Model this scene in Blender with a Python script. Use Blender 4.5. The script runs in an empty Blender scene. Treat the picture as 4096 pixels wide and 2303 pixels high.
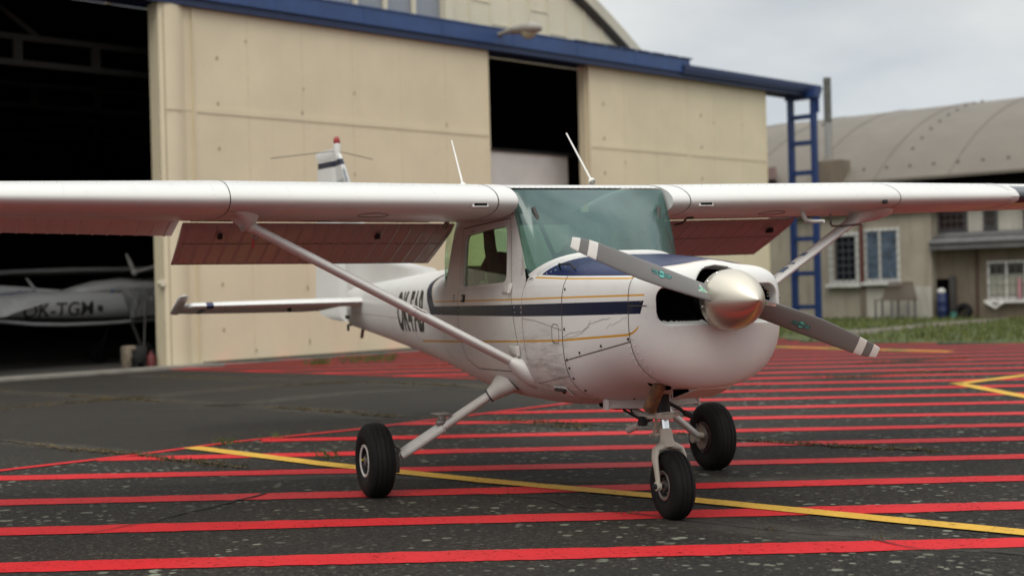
import bpy, bmesh, math, random
import numpy as np
from mathutils import Vector, Matrix, geometry
random.seed(7); rng = np.random.default_rng(7)
PI = math.pi; rad = math.radians
scene = bpy.context.scene
COL = scene.collection

# ------------------------------------------------------------------ helpers
def setp(o, label=None, cat=None, group=None, kind=None):
    if label: o['label'] = label
    if cat: o['category'] = cat
    if group: o['group'] = group
    if kind: o['kind'] = kind
    return o

ROOT = {}
def empty(name, loc, label, cat, group=None):
    o = bpy.data.objects.new(name, None); COL.objects.link(o)
    o.location = loc; o.empty_display_size = .2
    ROOT[o.name] = np.array(loc, float)
    return setp(o, label, cat, group)

def rootloc(o):
    return ROOT.get(o.name, np.zeros(3)) if o is not None else np.zeros(3)

def mesh_obj(name, V, F, mat, parent=None, smooth=35, merge=None, fmat=None):
    V = np.asarray(V, float).reshape(-1, 3) - rootloc(parent)
    me = bpy.data.meshes.new(name)
    me.from_pydata([tuple(v) for v in V], [], [tuple(int(i) for i in f) for f in F])
    mats = mat if isinstance(mat, (list, tuple)) else [mat]
    for m in mats: me.materials.append(m)
    if fmat is not None:
        me.polygons.foreach_set('material_index', np.asarray(fmat, dtype=np.int32))
    bm = bmesh.new(); bm.from_mesh(me)
    if merge: bmesh.ops.remove_doubles(bm, verts=bm.verts, dist=merge)
    bmesh.ops.recalc_face_normals(bm, faces=bm.faces)
    bm.to_mesh(me); bm.free()
    if smooth:
        me.polygons.foreach_set('use_smooth', [True]*len(me.polygons))
        me.set_sharp_from_angle(angle=rad(smooth))
    o = bpy.data.objects.new(name, me); COL.objects.link(o)
    if parent is not None:
        o.parent = parent
        ROOT[o.name] = rootloc(parent)
    return o

def nrm(v):
    v = np.asarray(v, float); return v/ (np.linalg.norm(v)+1e-12)

def frame(d, up=(0, 0, 1)):
    d = nrm(d); up = np.array(up, float)
    if abs(d@up) > .98: up = np.array([1., 0, 0])
    a = nrm(np.cross(up, d)); b = np.cross(d, a)
    return a, b

class MB:
    """collects shapes, builds ONE mesh"""
    def __init__(s): s.V = []; s.F = []; s.M = []; s.n = 0; s.mi = 0
    def add(s, V, F):
        V = np.asarray(V, float).reshape(-1, 3)
        s.V.append(V)
        for f in F: s.F.append([i+s.n for i in f]); s.M.append(s.mi)
        s.n += len(V); return s
    def box(s, c, size, rz=0, ax=None):
        c = np.array(c, float); h = np.array(size, float)/2
        if ax is None:
            ax = np.array([[math.cos(rz), math.sin(rz), 0], [-math.sin(rz), math.cos(rz), 0], [0, 0, 1]])
        P = [c + (i*h[0])*ax[0] + (j*h[1])*ax[1] + (k*h[2])*ax[2] for k in (-1, 1) for j in (-1, 1) for i in (-1, 1)]
        return s.add(P, [(0,2,3,1),(4,5,7,6),(0,1,5,4),(2,6,7,3),(0,4,6,2),(1,3,7,5)])
    def bbox(s, c, size, rz=0, b=.01, ax=None):
        """box with chamfered edges"""
        bm = bmesh.new(); bmesh.ops.create_cube(bm, size=1)
        bmesh.ops.scale(bm, vec=size, verts=bm.verts)
        bmesh.ops.bevel(bm, geom=bm.edges[:], offset=min(b, min(size)*.45), segments=2, affect='EDGES', profile=.5)
        if ax is None:
            ax = np.array([[math.cos(rz), math.sin(rz), 0], [-math.sin(rz), math.cos(rz), 0], [0, 0, 1]])
        P = np.array([v.co[:] for v in bm.verts]) @ np.array(ax) + np.array(c, float)
        bm.verts.index_update()
        Fs = [[v.index for v in f.verts] for f in bm.faces]; bm.free()
        return s.add(P, Fs)
    def ring_loft(s, rings, cap=True, closed=True):
        n = len(rings[0]); V = np.concatenate([np.asarray(r, float) for r in rings]); F = []
        m = n if closed else n-1
        for i in range(len(rings)-1):
            for j in range(m):
                F.append((i*n+j, i*n+(j+1) % n, (i+1)*n+(j+1) % n, (i+1)*n+j))
        if cap and closed:
            F.append(tuple(range(n-1, -1, -1))); k = (len(rings)-1)*n
            F.append(tuple(range(k, k+n)))
        return s.add(V, F)
    def cyl(s, p0, p1, r0, r1=None, n=16, cap=True):
        r1 = r0 if r1 is None else r1
        p0 = np.array(p0, float); p1 = np.array(p1, float); a, b = frame(p1-p0)
        t = np.linspace(0, 2*PI, n, endpoint=False)
        R = [p + r*(np.cos(t)[:, None]*a + np.sin(t)[:, None]*b) for p, r in ((p0, r0), (p1, r1))]
        return s.ring_loft(R, cap)
    def tube(s, pts, r, n=8, cap=True, flat=None):
        pts = [np.array(p, float) for p in pts]; rings = []
        t = np.linspace(0, 2*PI, n, endpoint=False); pa = None
        for i, p in enumerate(pts):
            d = pts[min(i+1, len(pts)-1)]-pts[max(i-1, 0)]
            if pa is None: a, b = frame(d)
            else:
                a = nrm(pa - (pa@nrm(d))*nrm(d)); b = np.cross(nrm(d), a)
            pa = a; rr = r[i] if hasattr(r, '__len__') else r
            fl = 1 if flat is None else flat
            rings.append(p + rr*(np.cos(t)[:, None]*a*fl + np.sin(t)[:, None]*b))
        return s.ring_loft(rings, cap)
    def ell_loft(s, secs, ua, n=24, cap=True, power=2):
        """secs: (center, halfA, halfB) ellipses lofted along centres; ua = preferred A direction"""
        rings = []; t = np.linspace(0, 2*PI, n, endpoint=False)
        C = [np.array(q[0], float) for q in secs]
        for i, (c, ha, hb) in enumerate(secs):
            d = nrm(C[min(i+1, len(C)-1)]-C[max(i-1, 0)]); u = np.array(ua, float)
            A = nrm(u-(u@d)*d); B = np.cross(d, A)
            ct, st = np.cos(t), np.sin(t)
            e = 2/power
            rings.append(C[i] + (np.sign(ct)*np.abs(ct)**e)[:, None]*A*ha + (np.sign(st)*np.abs(st)**e)[:, None]*B*hb)
        return s.ring_loft(rings, cap)
    def lathe(s, prof, o, d, n=48, up=(0, 0, 1), t0=0, t1=2*PI):
        """prof: (axial, radius)"""
        o = np.array(o, float); d = nrm(d); a, b = frame(d, up)
        full = abs(t1-t0-2*PI) < 1e-6
        t = np.linspace(t0, t1, n, endpoint=not full)
        R = [o + ax*d + r*(np.cos(t)[:, None]*a + np.sin(t)[:, None]*b) for ax, r in prof]
        return s.ring_loft(R, False, full)
    def sphere(s, c, r, n=12, m=8, sq=(1, 1, 1)):
        c = np.array(c, float); rings = []
        t = np.linspace(0, 2*PI, n, endpoint=False)
        for i in range(m+1):
            ph = -PI/2 + PI*i/m; k = max(math.cos(ph), 1e-3)
            rings.append(c + np.stack([np.cos(t)*k*sq[0], np.sin(t)*k*sq[1], np.full(n, math.sin(ph)*sq[2])], 1)*r)
        return s.ring_loft(rings, True)
    def quad(s, a, b, c, d): return s.add([a, b, c, d], [(0, 1, 2, 3)])
    def grid(s, P):
        P = np.asarray(P, float); n, m = P.shape[:2]
        F = [(i*m+j, i*m+j+1, (i+1)*m+j+1, (i+1)*m+j) for i in range(n-1) for j in range(m-1)]
        return s.add(P.reshape(-1, 3), F)
    def dome(s, p, nv, r, h=None):
        h = r*.55 if h is None else h
        p = np.array(p, float); nv = nrm(nv); a, b = frame(nv); t = np.linspace(0, 2*PI, 6, endpoint=False)
        ring = lambda k, q: p + nv*q + k*(np.cos(t)[:, None]*a + np.sin(t)[:, None]*b)
        V = np.concatenate([ring(r, -.001), ring(r*.7, h*.75), [p+nv*h]])
        F = [(j, (j+1) % 6, 6+(j+1) % 6, 6+j) for j in range(6)] + [(6+j, 6+(j+1) % 6, 12) for j in range(6)]
        return s.add(V, F)
    def build(s, name, mat, parent=None, smooth=35, merge=None):
        multi = isinstance(mat, (list, tuple))
        return mesh_obj(name, np.concatenate(s.V), s.F, mat, parent, smooth, merge, s.M if multi else None)

def inpoly(x, y, P):
    c = False; n = len(P); j = n-1
    for i in range(n):
        if (P[i][1] > y) != (P[j][1] > y) and x < (P[j][0]-P[i][0])*(y-P[i][1])/(P[j][1]-P[i][1])+P[i][0]: c = not c
        j = i
    return c

def fill2d(outer, holes=(), step=.05):
    """triangulate a 2D polygon with holes with interior grid points"""
    pts = []; edges = []
    for loop in [outer]+list(holes):
        b = len(pts); L = []
        for i in range(len(loop)):
            p, q = np.array(loop[i], float), np.array(loop[(i+1) % len(loop)], float)
            k = max(1, int(np.linalg.norm(q-p)/step))
            for t in range(k): L.append(p+(q-p)*t/k)
        pts += L; n = len(L); edges += [(b+i, b+(i+1) % n) for i in range(n)]
    nb = len(pts); B = np.array(pts)
    x0, y0 = B.min(0); x1, y1 = B.max(0)
    for x in np.arange(x0+step/2, x1, step):
        for y in np.arange(y0+step/2, y1, step):
            if inpoly(x, y, outer) and not any(inpoly(x, y, h) for h in holes):
                if np.min(np.abs(B-[x, y]).max(1)) > step*.3: pts.append(np.array([x, y]))
    V, _, F, *_ = geometry.delaunay_2d_cdt([Vector(p) for p in pts], edges, [], 0, 1e-6)
    out = []
    for f in F:
        c = sum((Vector(V[i]) for i in f), Vector((0, 0)))/len(f)
        if inpoly(c.x, c.y, outer) and not any(inpoly(c.x, c.y, h) for h in holes): out.append(list(f))
    return np.array([[v.x, v.y] for v in V]), out

def rrect(x0, y0, x1, y1, r, n=5):
    L = []
    for cx, cy, a in ((x1-r, y1-r, 0), (x0+r, y1-r, 90), (x0+r, y0+r, 180), (x1-r, y0+r, 270)):
        for i in range(n+1):
            t = rad(a+90*i/n); L.append((cx+r*math.cos(t), cy+r*math.sin(t)))
    return L

def rpoly(P, r, n=5):
    """round the corners of polygon"""
    L = []; m = len(P); P = [np.array(p, float) for p in P]
    for i in range(m):
        p = P[i]; a = nrm(P[i-1]-p); b = nrm(P[(i+1) % m]-p)
        for k in range(n+1):
            t = k/n; L.append(tuple((1-t)**2*(p+a*r)+2*t*(1-t)*p+t*t*(p+b*r)))
    return L

def text2d(txt, size=1., bold=0.0):
    cu = bpy.data.curves.new('txt', 'FONT'); cu.body = txt; cu.size = size; cu.offset = bold; cu.resolution_u = 4
    o = bpy.data.objects.new('txt', cu); COL.objects.link(o)
    dg = bpy.context.evaluated_depsgraph_get(); me = bpy.data.meshes.new_from_object(o.evaluated_get(dg))
    bm = bmesh.new(); bm.from_mesh(me)
    bmesh.ops.triangulate(bm, faces=bm.faces)
    for _ in range(2):
        E = [e for e in bm.edges if e.calc_length() > size*.12]
        if E: bmesh.ops.subdivide_edges(bm, edges=E, cuts=1); bmesh.ops.triangulate(bm, faces=bm.faces)
    bm.verts.index_update()
    V = np.array([v.co[:2] for v in bm.verts]); F = [[v.index for v in f.verts] for f in bm.faces]
    bm.free(); bpy.data.objects.remove(o); bpy.data.curves.remove(cu); bpy.data.meshes.remove(me)
    return V, F

# ------------------------------------------------------------------ materials
class NT:
    def __init__(s, name):
        s.m = bpy.data.materials.new(name); s.m.use_nodes = True; s.t = s.m.node_tree; s.N = s.t.nodes; s.L = s.t.links
        s.bsdf = s.N['Principled BSDF']; s.out = s.N['Material Output']
        s.co = s.N.new('ShaderNodeTexCoord')
    def link(s, a, b): s.L.new(a, b)
    def new(s, typ, **kw):
        n = s.N.new(typ)
        for k, v in kw.items(): setattr(n, k, v)
        return n
    def inp(s, sock, v):
        if hasattr(v, 'links'): s.L.new(v, sock)
        else: sock.default_value = v
    def math(s, op, a, b=None, c=None, clamp=False):
        n = s.new('ShaderNodeMath', operation=op, use_clamp=clamp)
        for i, v in enumerate((a, b, c)):
            if v is not None: s.inp(n.inputs[i], v)
        return n.outputs[0]
    def noise(s, scale, detail=4, rough=.55, vec=None, out='Fac', stretch=None):
        n = s.new('ShaderNodeTexNoise'); n.inputs['Scale'].default_value = scale
        n.inputs['Detail'].default_value = detail; n.inputs['Roughness'].default_value = rough
        v = vec if vec is not None else s.co.outputs['Object']
        if stretch:
            mp = s.new('ShaderNodeMapping'); mp.inputs['Scale'].default_value = stretch; s.link(v, mp.inputs[0]); v = mp.outputs[0]
        s.link(v, n.inputs['Vector']); return n.outputs[out]
    def voro(s, scale, vec=None, feature='F1', out='Distance', stretch=None):
        n = s.new('ShaderNodeTexVoronoi', feature=feature); n.inputs['Scale'].default_value = scale
        v = vec if vec is not None else s.co.outputs['Object']
        if stretch:
            mp = s.new('ShaderNodeMapping'); mp.inputs['Scale'].default_value = stretch; s.link(v, mp.inputs[0]); v = mp.outputs[0]
        s.link(v, n.inputs['Vector']); return n.outputs[out]
    def ramp(s, fac, pts, interp='LINEAR'):
        n = s.new('ShaderNodeValToRGB'); n.color_ramp.interpolation = interp; e = n.color_ramp.elements
        while len(e) < len(pts): e.new(.5)
        for el, (p, c) in zip(e, pts):
            el.position = p; el.color = (c, c, c, 1) if not hasattr(c, '__len__') else (*c, 1)
        s.link(fac, n.inputs[0]); return n.outputs[0]
    def step(s, v, a, b):
        n = s.new('ShaderNodeMapRange'); n.inputs[1].default_value = a; n.inputs[2].default_value = b; n.clamp = True
        s.inp(n.inputs[0], v); return n.outputs[0]
    def mix(s, f, a, b):
        n = s.new('ShaderNodeMix', data_type='RGBA'); s.inp(n.inputs[0], f)
        for k, v in ((6, a), (7, b)):
            if hasattr(v, 'links'): s.L.new(v, n.inputs[k])
            else: n.inputs[k].default_value = (*v, 1)
        return n.outputs[2]
    def curve(s, x, pts):
        xs = [p[0] for p in pts]; ys = [p[1] for p in pts]
        x0, x1, y0, y1 = min(xs), max(xs), min(ys), max(ys)
        if y1-y0 < 1e-6: y1 = y0+1e-3
        t = s.step(x, x0, x1)
        n = s.new('ShaderNodeFloatCurve'); c = n.mapping.curves[0]
        P = sorted(((a-x0)/(x1-x0), (b-y0)/(y1-y0)) for a, b in pts)
        while len(c.points) < len(P): c.points.new(.5, .5)
        for q, (a, b) in zip(c.points, P): q.location = (a, b); q.handle_type = 'VECTOR'
        n.mapping.update(); s.link(t, n.inputs['Value'])
        return s.math('MULTIPLY_ADD', n.outputs[0], y1-y0, y0)
    def xyz(s):
        n = s.new('ShaderNodeSeparateXYZ'); s.link(s.co.outputs['Object'], n.inputs[0]); return n.outputs
    def col(s, c): s.inp(s.bsdf.inputs['Base Color'], c if hasattr(c, 'links') else (*c, 1)); return s
    def set(s, **kw):
        for k, v in kw.items(): s.inp(s.bsdf.inputs[k.replace('_', ' ')], v)
        return s
    def bump(s, h, strength=.3, dist=.01):
        n = s.new('ShaderNodeBump'); n.inputs['Strength'].default_value = strength; n.inputs['Distance'].default_value = dist
        s.link(h, n.inputs['Height']); s.link(n.outputs[0], s.bsdf.inputs['Normal']); return s

def simple(name, c, rough=.5, metal=0., var=.15, scale=6, bump=None, spec=.5):
    t = NT(name); n = t.noise(scale, 5, .6)
    f = t.ramp(n, [(.3, 0), (.7, 1)])
    a = tuple(max(0, x*(1-var)) for x in c); b = tuple(x*(1+var) for x in c)
    t.col(t.mix(f, a, b)).set(Roughness=rough, Metallic=metal); t.bsdf.inputs['Specular IOR Level'].default_value = spec
    if bump: t.bump(t.noise(bump[0], 6, .6), bump[1], bump[2])
    return t.m
# ------------------------------------------------------------------ aircraft materials
WHITE = (.60, .59, .555); NAVY = (.008, .014, .060); GOLD = (.52, .27, .035)

def paint(name, livery=None, dirt=.25, corr=None, base=WHITE):
    t = NT(name); X, Y, Z = t.xyz()
    n1 = t.noise(1.7, 6, .6); n2 = t.noise(14, 8, .7)
    c = t.mix(t.ramp(n1, [(.3, 0), (.75, 1)]), tuple(v*1.02 for v in base), tuple(v*.95 for v in base))
    # grime: fine streaks running aft, stronger where the noise says so
    st = t.noise(9, 6, .65, stretch=(.35, 1.6, 1.6))
    g = t.math('MULTIPLY', t.ramp(st, [(.52, 0), (.78, 1)]), t.ramp(n1, [(.42, 0), (.7, 1)]))
    c = t.mix(t.math('MULTIPLY', g, dirt), c, (.20, .165, .13))
    if livery == 'body':   # soot and oil streaks behind the cowl and round the strut foot
        rg = t.math('MULTIPLY', t.math('MULTIPLY', t.step(X, -.75, -.30), t.step(X, .22, .06)), t.math('MULTIPLY', t.step(Z, 1.06, .90), t.step(Z, .56, .66)))
        sk = t.ramp(t.noise(7, 7, .7, stretch=(.5, 1, 2.6)), [(.42, 0), (.62, 1)])
        c = t.mix(t.math('MULTIPLY', t.math('MULTIPLY', rg, sk), .55), c, (.17, .145, .12))
    sp = t.ramp(t.noise(95, 3, .5), [(.70, 0), (.76, 1)])
    c = t.mix(t.math('MULTIPLY', sp, .25*dirt*2), c, (.10, .08, .06))
    if livery == 'body':
        lt = lambda a, b: t.math('LESS_THAN', a, b); gt = lambda a, b: t.math('GREATER_THAN', a, b)
        AND = lambda *a: (a[0] if len(a) == 1 else t.math('MULTIPLY', a[0], AND(*a[1:])))
        OR = lambda *a: (a[0] if len(a) == 1 else t.math('MAXIMUM', a[0], OR(*a[1:])))
        zlo = t.curve(X, [(-2.4, 1.052), (-2.16, 1.056), (-.45, 1.066), (.10, 1.074), (1.0, 1.092)])
        zhi = t.curve(X, [(-2.4, 1.112), (-2.03, 1.114), (-.45, 1.133), (.10, 1.141), (1.0, 1.155)])
        xo = t.curve(Z, [(1.0, -2.21), (1.054, -2.284), (1.147, -2.406), (1.225, -2.487), (1.25, -2.502), (1.272, -2.498), (1.30, -2.44), (1.33, -2.32), (1.42, -1.95)])
        xi = t.curve(Z, [(1.0, -2.0), (1.111, -2.153), (1.181, -2.253), (1.235, -2.330), (1.261, -2.353), (1.28, -2.352), (1.30, -2.325), (1.325, -2.225), (1.42, -1.80)])
        band = AND(gt(Z, zlo), lt(Z, zhi), gt(X, xo), lt(X, t.math('MULTIPLY_ADD', Z, .3, .515)))
        hook = AND(gt(X, xo), lt(X, xi), gt(Z, 1.10), lt(Z, 1.42))
        zg = t.curve(X, [(-.30, 1.2835), (.14, 1.2705), (.72, 1.262), (.755, 1.266), (.80, 1.298), (.83, 1.326), (.86, 1.36), (1.0, 1.45)])
        xr = t.math('MULTIPLY_ADD', t.math('MULTIPLY', Y, Y), -1.45, .085)
        topn = AND(gt(Z, t.math('ADD', zg, .014)), gt(X, xr))
        topg = AND(lt(t.math('ABSOLUTE', t.math('SUBTRACT', Z, zg)), .0042), gt(X, -.285), lt(X, .9))
        zl = t.curve(X, [(-2.8, .858), (-2.6, .863), (-.45, .925), (.10, .944), (.72, .984), (.77, .992), (.80, 1.003), (.82, 1.018), (.83, 1.03), (1, 1.3)])
        lowg = AND(lt(t.math('ABSOLUTE', t.math('SUBTRACT', Z, zl)), .0058), gt(X, -2.75), lt(X, .828))
        zm = t.curve(X, [(-2.2, 1.143), (-2.09, 1.145), (-.45, 1.162), (.11, 1.1705), (1.03, 1.182)])
        midg = AND(lt(t.math('ABSOLUTE', t.math('SUBTRACT', Z, zm)), .0046), gt(X, -2.16), lt(X, .862))
        gh = t.math('ADD', xi, .032)
        hookg = AND(lt(t.math('ABSOLUTE', t.math('SUBTRACT', X, gh)), .006), gt(Z, 1.146), lt(Z, 1.30))
        chip = t.ramp(t.noise(60, 4, .6), [(.68, 0), (.71, 1)])
        chipz = t.math('MULTIPLY', chip, t.ramp(t.noise(3.1, 2), [(.5, 0), (.62, 1)]))
        keep = t.math('SUBTRACT', 1, chipz)
        c = t.mix(t.math('MULTIPLY', OR(band, hook), keep), c, (.006, .008, .028))
        c = t.mix(t.math('MULTIPLY', topn, keep), c, NAVY)
        c = t.mix(OR(topg, lowg, midg, hookg), c, GOLD)
        # bare worn strip below the windshield
        strip = AND(lt(X, t.math('SUBTRACT', xr, .02)), gt(X, -.45), gt(Z, 1.292))
        wn = t.ramp(t.noise(16, 6, .7), [(.42, 0), (.5, 1)])
        c = t.mix(t.math('MULTIPLY', strip, t.math('MULTIPLY_ADD', wn, .5, .15)), c, (.33, .32, .32))
    if livery == 'tail':
        m = t.math('MULTIPLY', t.math('GREATER_THAN', Z, 2.425), t.math('LESS_THAN', Z, t.math('MULTIPLY_ADD', X, -.0, 2.485)))
        c = t.mix(m, c, (.008, .011, .035))
    if livery == 'stab':
        a = t.math('ABSOLUTE', Y)
        m = t.math('MULTIPLY', t.math('GREATER_THAN', a, 1.385), t.math('LESS_THAN', a, 1.445))
        c = t.mix(m, c, (.008, .014, .06))
    t.col(c).set(Roughness=t.math('MULTIPLY_ADD', n2, .16, .24))
    t.bsdf.inputs['Specular IOR Level'].default_value = .14 if livery == 'body' else .30
    if corr:
        w = t.math('FRACT', t.math('MULTIPLY', Y, 1/corr))
        d = t.math('ABSOLUTE', t.math('SUBTRACT', w, .5))
        h = t.step(d, .14, .02)
        t.bump(h, .55, .012)
    else:
        t.bump(t.noise(2.2, 3, .5), .05, .05)
    return t.m

M = {}
M['body'] = paint('body_paint', 'body', .35)
M['white'] = paint('white_paint', None, .30)
M['wing'] = paint('wing_paint', None, .30)
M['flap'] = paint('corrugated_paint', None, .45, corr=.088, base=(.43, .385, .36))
M['tail'] = paint('tail_paint', 'tail', .2)
M['stab'] = paint('stab_paint', 'stab', .2)
M['gear'] = paint('gear_paint', None, .8, base=(.56, .54, .50))
M['oldcream'] = paint('cream_gear_paint', None, .9, base=(.50, .46, .38))
M['dark'] = simple('dark_rubber', (.012, .012, .012), .7)
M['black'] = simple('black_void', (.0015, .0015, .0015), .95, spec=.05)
M['seam'] = simple('seam_grime_and_shade', (.05, .042, .036), .8)
M['seamlight'] = simple('light_seam_grime', (.24, .21, .18), .8)
M['rivet'] = simple('rivet_metal', (.58, .56, .53), .35, .3)
M['screw'] = simple('dark_fastener', (.045, .042, .04), .45, .6)
M['chrome'] = simple('chrome', (.75, .75, .76), .08, 1.)
M['steel'] = simple('dull_steel', (.28, .26, .24), .4, .8)
M['letter'] = simple('black_lettering', (.010, .011, .011), .35)
M['navyd'] = simple('navy_decal', (.012, .02, .07), .4)
M['bluetxt'] = simple('blue_lettering', (.03, .10, .22), .45)
M['greytxt'] = simple('grey_lettering', (.30, .32, .34), .5)
M['lens'] = simple('dark_lens', (.02, .022, .028), .06, 0., spec=.8)
M['red'] = simple('red_lens', (.24, .006, .006), .2)
M['redtape'] = simple('red_ribbon', (.35, .02, .02), .5)
M['seat'] = simple('seat_vinyl', (.028, .026, .024), .6)
M['strap'] = simple('belt_webbing', (.03, .028, .026), .85)
M['cabin'] = simple('cabin_trim', (.055, .05, .045), .7)
M['paper'] = simple('white_paper', (.75, .75, .73), .6)

def tyre_mat():
    t = NT('tyre_rubber'); n = t.noise(30, 6, .6)
    t.col(t.mix(t.ramp(n, [(.3, 0), (.8, 1)]), (.0055, .0052, .005), (.012, .011, .010))).set(Roughness=.75); t.bsdf.inputs['Specular IOR Level'].default_value = .22
    t.bump(t.noise(140, 3), .15, .002); return t.m
M['tyre'] = tyre_mat()

def spinner_mat():
    t = NT('brushed_spinner'); X, Y, Z = t.xyz()
    n = t.noise(40, 4, .6, stretch=(60, .5, .5)); n2 = t.noise(5, 5)
    t.col(t.mix(n2, (.66, .60, .49), (.56, .51, .42))).set(Metallic=1., Roughness=t.math('MULTIPLY_ADD', n, .16, .30))
    t.bump(n, .04, .002); return t.m
M['spinner'] = spinner_mat()

def prop_mat():
    t = NT('grey_blade_paint'); n = t.noise(6, 5); n2 = t.noise(120, 4)
    t.col(t.mix(n, (.125, .118, .110), (.15, .142, .134))).set(Roughness=t.math('MULTIPLY_ADD', n2, .15, .38)); return t.m
M['blade'] = prop_mat()
M['bladewhite'] = simple('white_band_paint', (.62, .60, .55), .45, var=.08)
M['emblem'] = simple('teal_emblem', (.10, .42, .36), .5, var=.1)
M['emblemblack'] = simple('emblem_outline', (.02, .02, .02), .6)
M['green'] = simple('green_decal', (.05, .36, .19), .5, var=.1)

def exhaust_mat():
    t = NT('burnt_exhaust'); n = t.noise(14, 6, .7)
    t.col(t.ramp(n, [(.3, (.05, .035, .028)), (.5, (.16, .10, .06)), (.66, (.30, .17, .08)), (.8, (.22, .17, .14))])).set(Metallic=.55, Roughness=.55)
    t.bump(n, .15, .004); return t.m
M['exhaust'] = exhaust_mat()

def glass(name, tint, dust, dustcol, rough=.04, streak=False, gl=1.0):
    """tinted, slightly dusty perspex"""
    t = NT(name); N = t.N
    tr = t.new('ShaderNodeBsdfTransparent'); tr.inputs[0].default_value = (*tint, 1)
    df = t.new('ShaderNodeBsdfDiffuse'); df.inputs[0].default_value = (*dustcol, 1)
    g = t.new('ShaderNodeBsdfGlossy'); g.inputs['Roughness'].default_value = rough
    g.inputs[0].default_value = (.9*gl, .97*gl, .96*gl, 1)
    n = t.noise(2.3, 6, .6, stretch=(1, 1, .5))
    if streak:
        n2 = t.noise(7, 5, .65, stretch=(1, 1.2, .35))
        n = t.math('MULTIPLY_ADD', n2, .5, t.math('MULTIPLY', n, .5))
        t.inp(g.inputs['Roughness'], t.math('MULTIPLY_ADD', n, .15, rough))
        b = t.new('ShaderNodeBump'); b.inputs['Strength'].default_value = .25; b.inputs['Distance'].default_value = .06
        t.link(t.noise(1.6, 2, .4, stretch=(1, 1, .7)), b.inputs['Height']); t.link(b.outputs[0], g.inputs['Normal'])
    m1 = t.new('ShaderNodeMixShader'); t.inp(m1.inputs[0], t.math('MULTIPLY', t.ramp(n, [(.25, .55), (.75, 1.3)]), dust))
    t.link(tr.outputs[0], m1.inputs[1]); t.link(df.outputs[0], m1.inputs[2])
    geo = t.new('ShaderNodeNewGeometry'); dp = t.new('ShaderNodeVectorMath', operation='DOT_PRODUCT'); t.link(geo.outputs['Normal'], dp.inputs[0]); t.link(geo.outputs['Incoming'], dp.inputs[1])
    fac = t.math('MULTIPLY_ADD', t.math('POWER', t.math('SUBTRACT', 1, t.math('ABSOLUTE', dp.outputs['Value']), None, True), 5), .9, .05)
    m2 = t.new('ShaderNodeMixShader'); t.link(fac, m2.inputs[0]); t.link(m1.outputs[0], m2.inputs[1]); t.link(g.outputs[0], m2.inputs[2])
    t.link(m2.outputs[0], t.out.inputs[0]); return t.m
M['wshield'] = glass('tinted_windshield', (.30, .48, .44), .48, (.085, .165, .148), .09, True, 1.0)
M['wside'] = glass('green_side_glass', (.66, .84, .60), .035, (.12, .17, .14), .03)
M['wrear'] = glass('green_rear_glass', (.66, .88, .68), .07, (.10, .22, .16), .04)

# ------------------------------------------------------------------ aircraft shape functions
SEC = np.array([  # x, bottom, top, half width, z of widest, lower / upper exponent
    (.80, .716, 1.318, .402, 1.05, 2.5, 4.7),
    (.75, .704, 1.324, .410, 1.06, 2.55, 4.7),
    (.45, .676, 1.360, .462, 1.07, 3.0, 3.9),
    (.14, .606, 1.390, .500, 1.08, 3.7, 3.3),
    (-.40, .553, 1.425, .513, 1.09, 3.2, 2.8),
    (-1.0, .552, 1.42, .518, 1.09, 3.2, 2.8),
    (-1.5, .575, 1.415, .503, 1.09, 3.1, 2.8),
    (-2.0, .620, 1.405, .458, 1.10, 2.9, 2.6),
    (-2.6, .672, 1.385, .390, 1.10, 2.7, 2.4),
    (-3.5, .738, 1.355, .295, 1.10, 2.5, 2.3),
    (-4.5, .808, 1.315, .190, 1.10, 2.4, 2.2),
    (-5.3, .862, 1.285, .110, 1.11, 2.3, 2.1),
    (-5.92, .903, 1.258, .055, 1.12, 2.2, 2.0)])[::-1]
def sec(x):
    # smooth (Catmull-like) interpolation
    xs = SEC[:, 0]; x = min(max(x, xs[0]), xs[-1]); i = int(np.clip(np.searchsorted(xs, x)-1, 0, len(xs)-2))
    h = xs[i+1]-xs[i]; t = (x-xs[i])/h; p0, p1 = SEC[i, 1:], SEC[i+1, 1:]
    m0 = (SEC[i+1, 1:]-SEC[i-1, 1:])/(xs[i+1]-xs[i-1]) if i > 0 else (p1-p0)/h
    m1 = (SEC[i+2, 1:]-SEC[i, 1:])/(xs[i+2]-xs[i]) if i+2 < len(xs) else (p1-p0)/h
    return (2*t**3-3*t**2+1)*p0+(t**3-2*t**2+t)*h*m0+(-2*t**3+3*t**2)*p1+(t**3-t**2)*h*m1
def hump(x, y):
    a = .032*np.clip((x-.20)/.50, 0, 1)**1.6
    return a*math.exp(-(y/.125)**2)
def spt(x, ph):
    """point on the right-hand... +y half of the section, ph -90 (keel) .. 90 (crown)"""
    zb, zt, w, zm, nl, nu = sec(x); c, s = max(math.cos(ph), 0), math.sin(ph)
    if s < 0: return np.array([x, w*c**(2/nl), zm-(zm-zb)*(-s)**(2/nl)])
    y = w*c**(2/nu); z = zm+(zt-zm)*s**(2/nu)
    return np.array([x, y, z+hump(x, y)*s**2])
def ph_of_z(x, z):
    zb, zt, w, zm, nl, nu = sec(x)
    if z >= zm: return math.asin(min(1, ((z-zm)/(zt-zm))**(nu/2)))
    return -math.asin(min(1, ((zm-z)/(zm-zb))**(nl/2)))
def nose_x(rho): return .75+.200*max(0, 1-rho**5)**.5
def side_y(x, z):
    zb, zt, w, zm, nl, nu = sec(min(x, .75))
    if z > 1.24 and -1.95 < x < -.30:   # cabin side above the sill
        y0 = side_y0(x, 1.24); return y0-(z-1.24)*.085
    y = side_y0(min(x, .75), z)
    if x > .75:
        r = max(0, 1-((x-.75)/.2)**2)**.2
        return y*r
    return y
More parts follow.
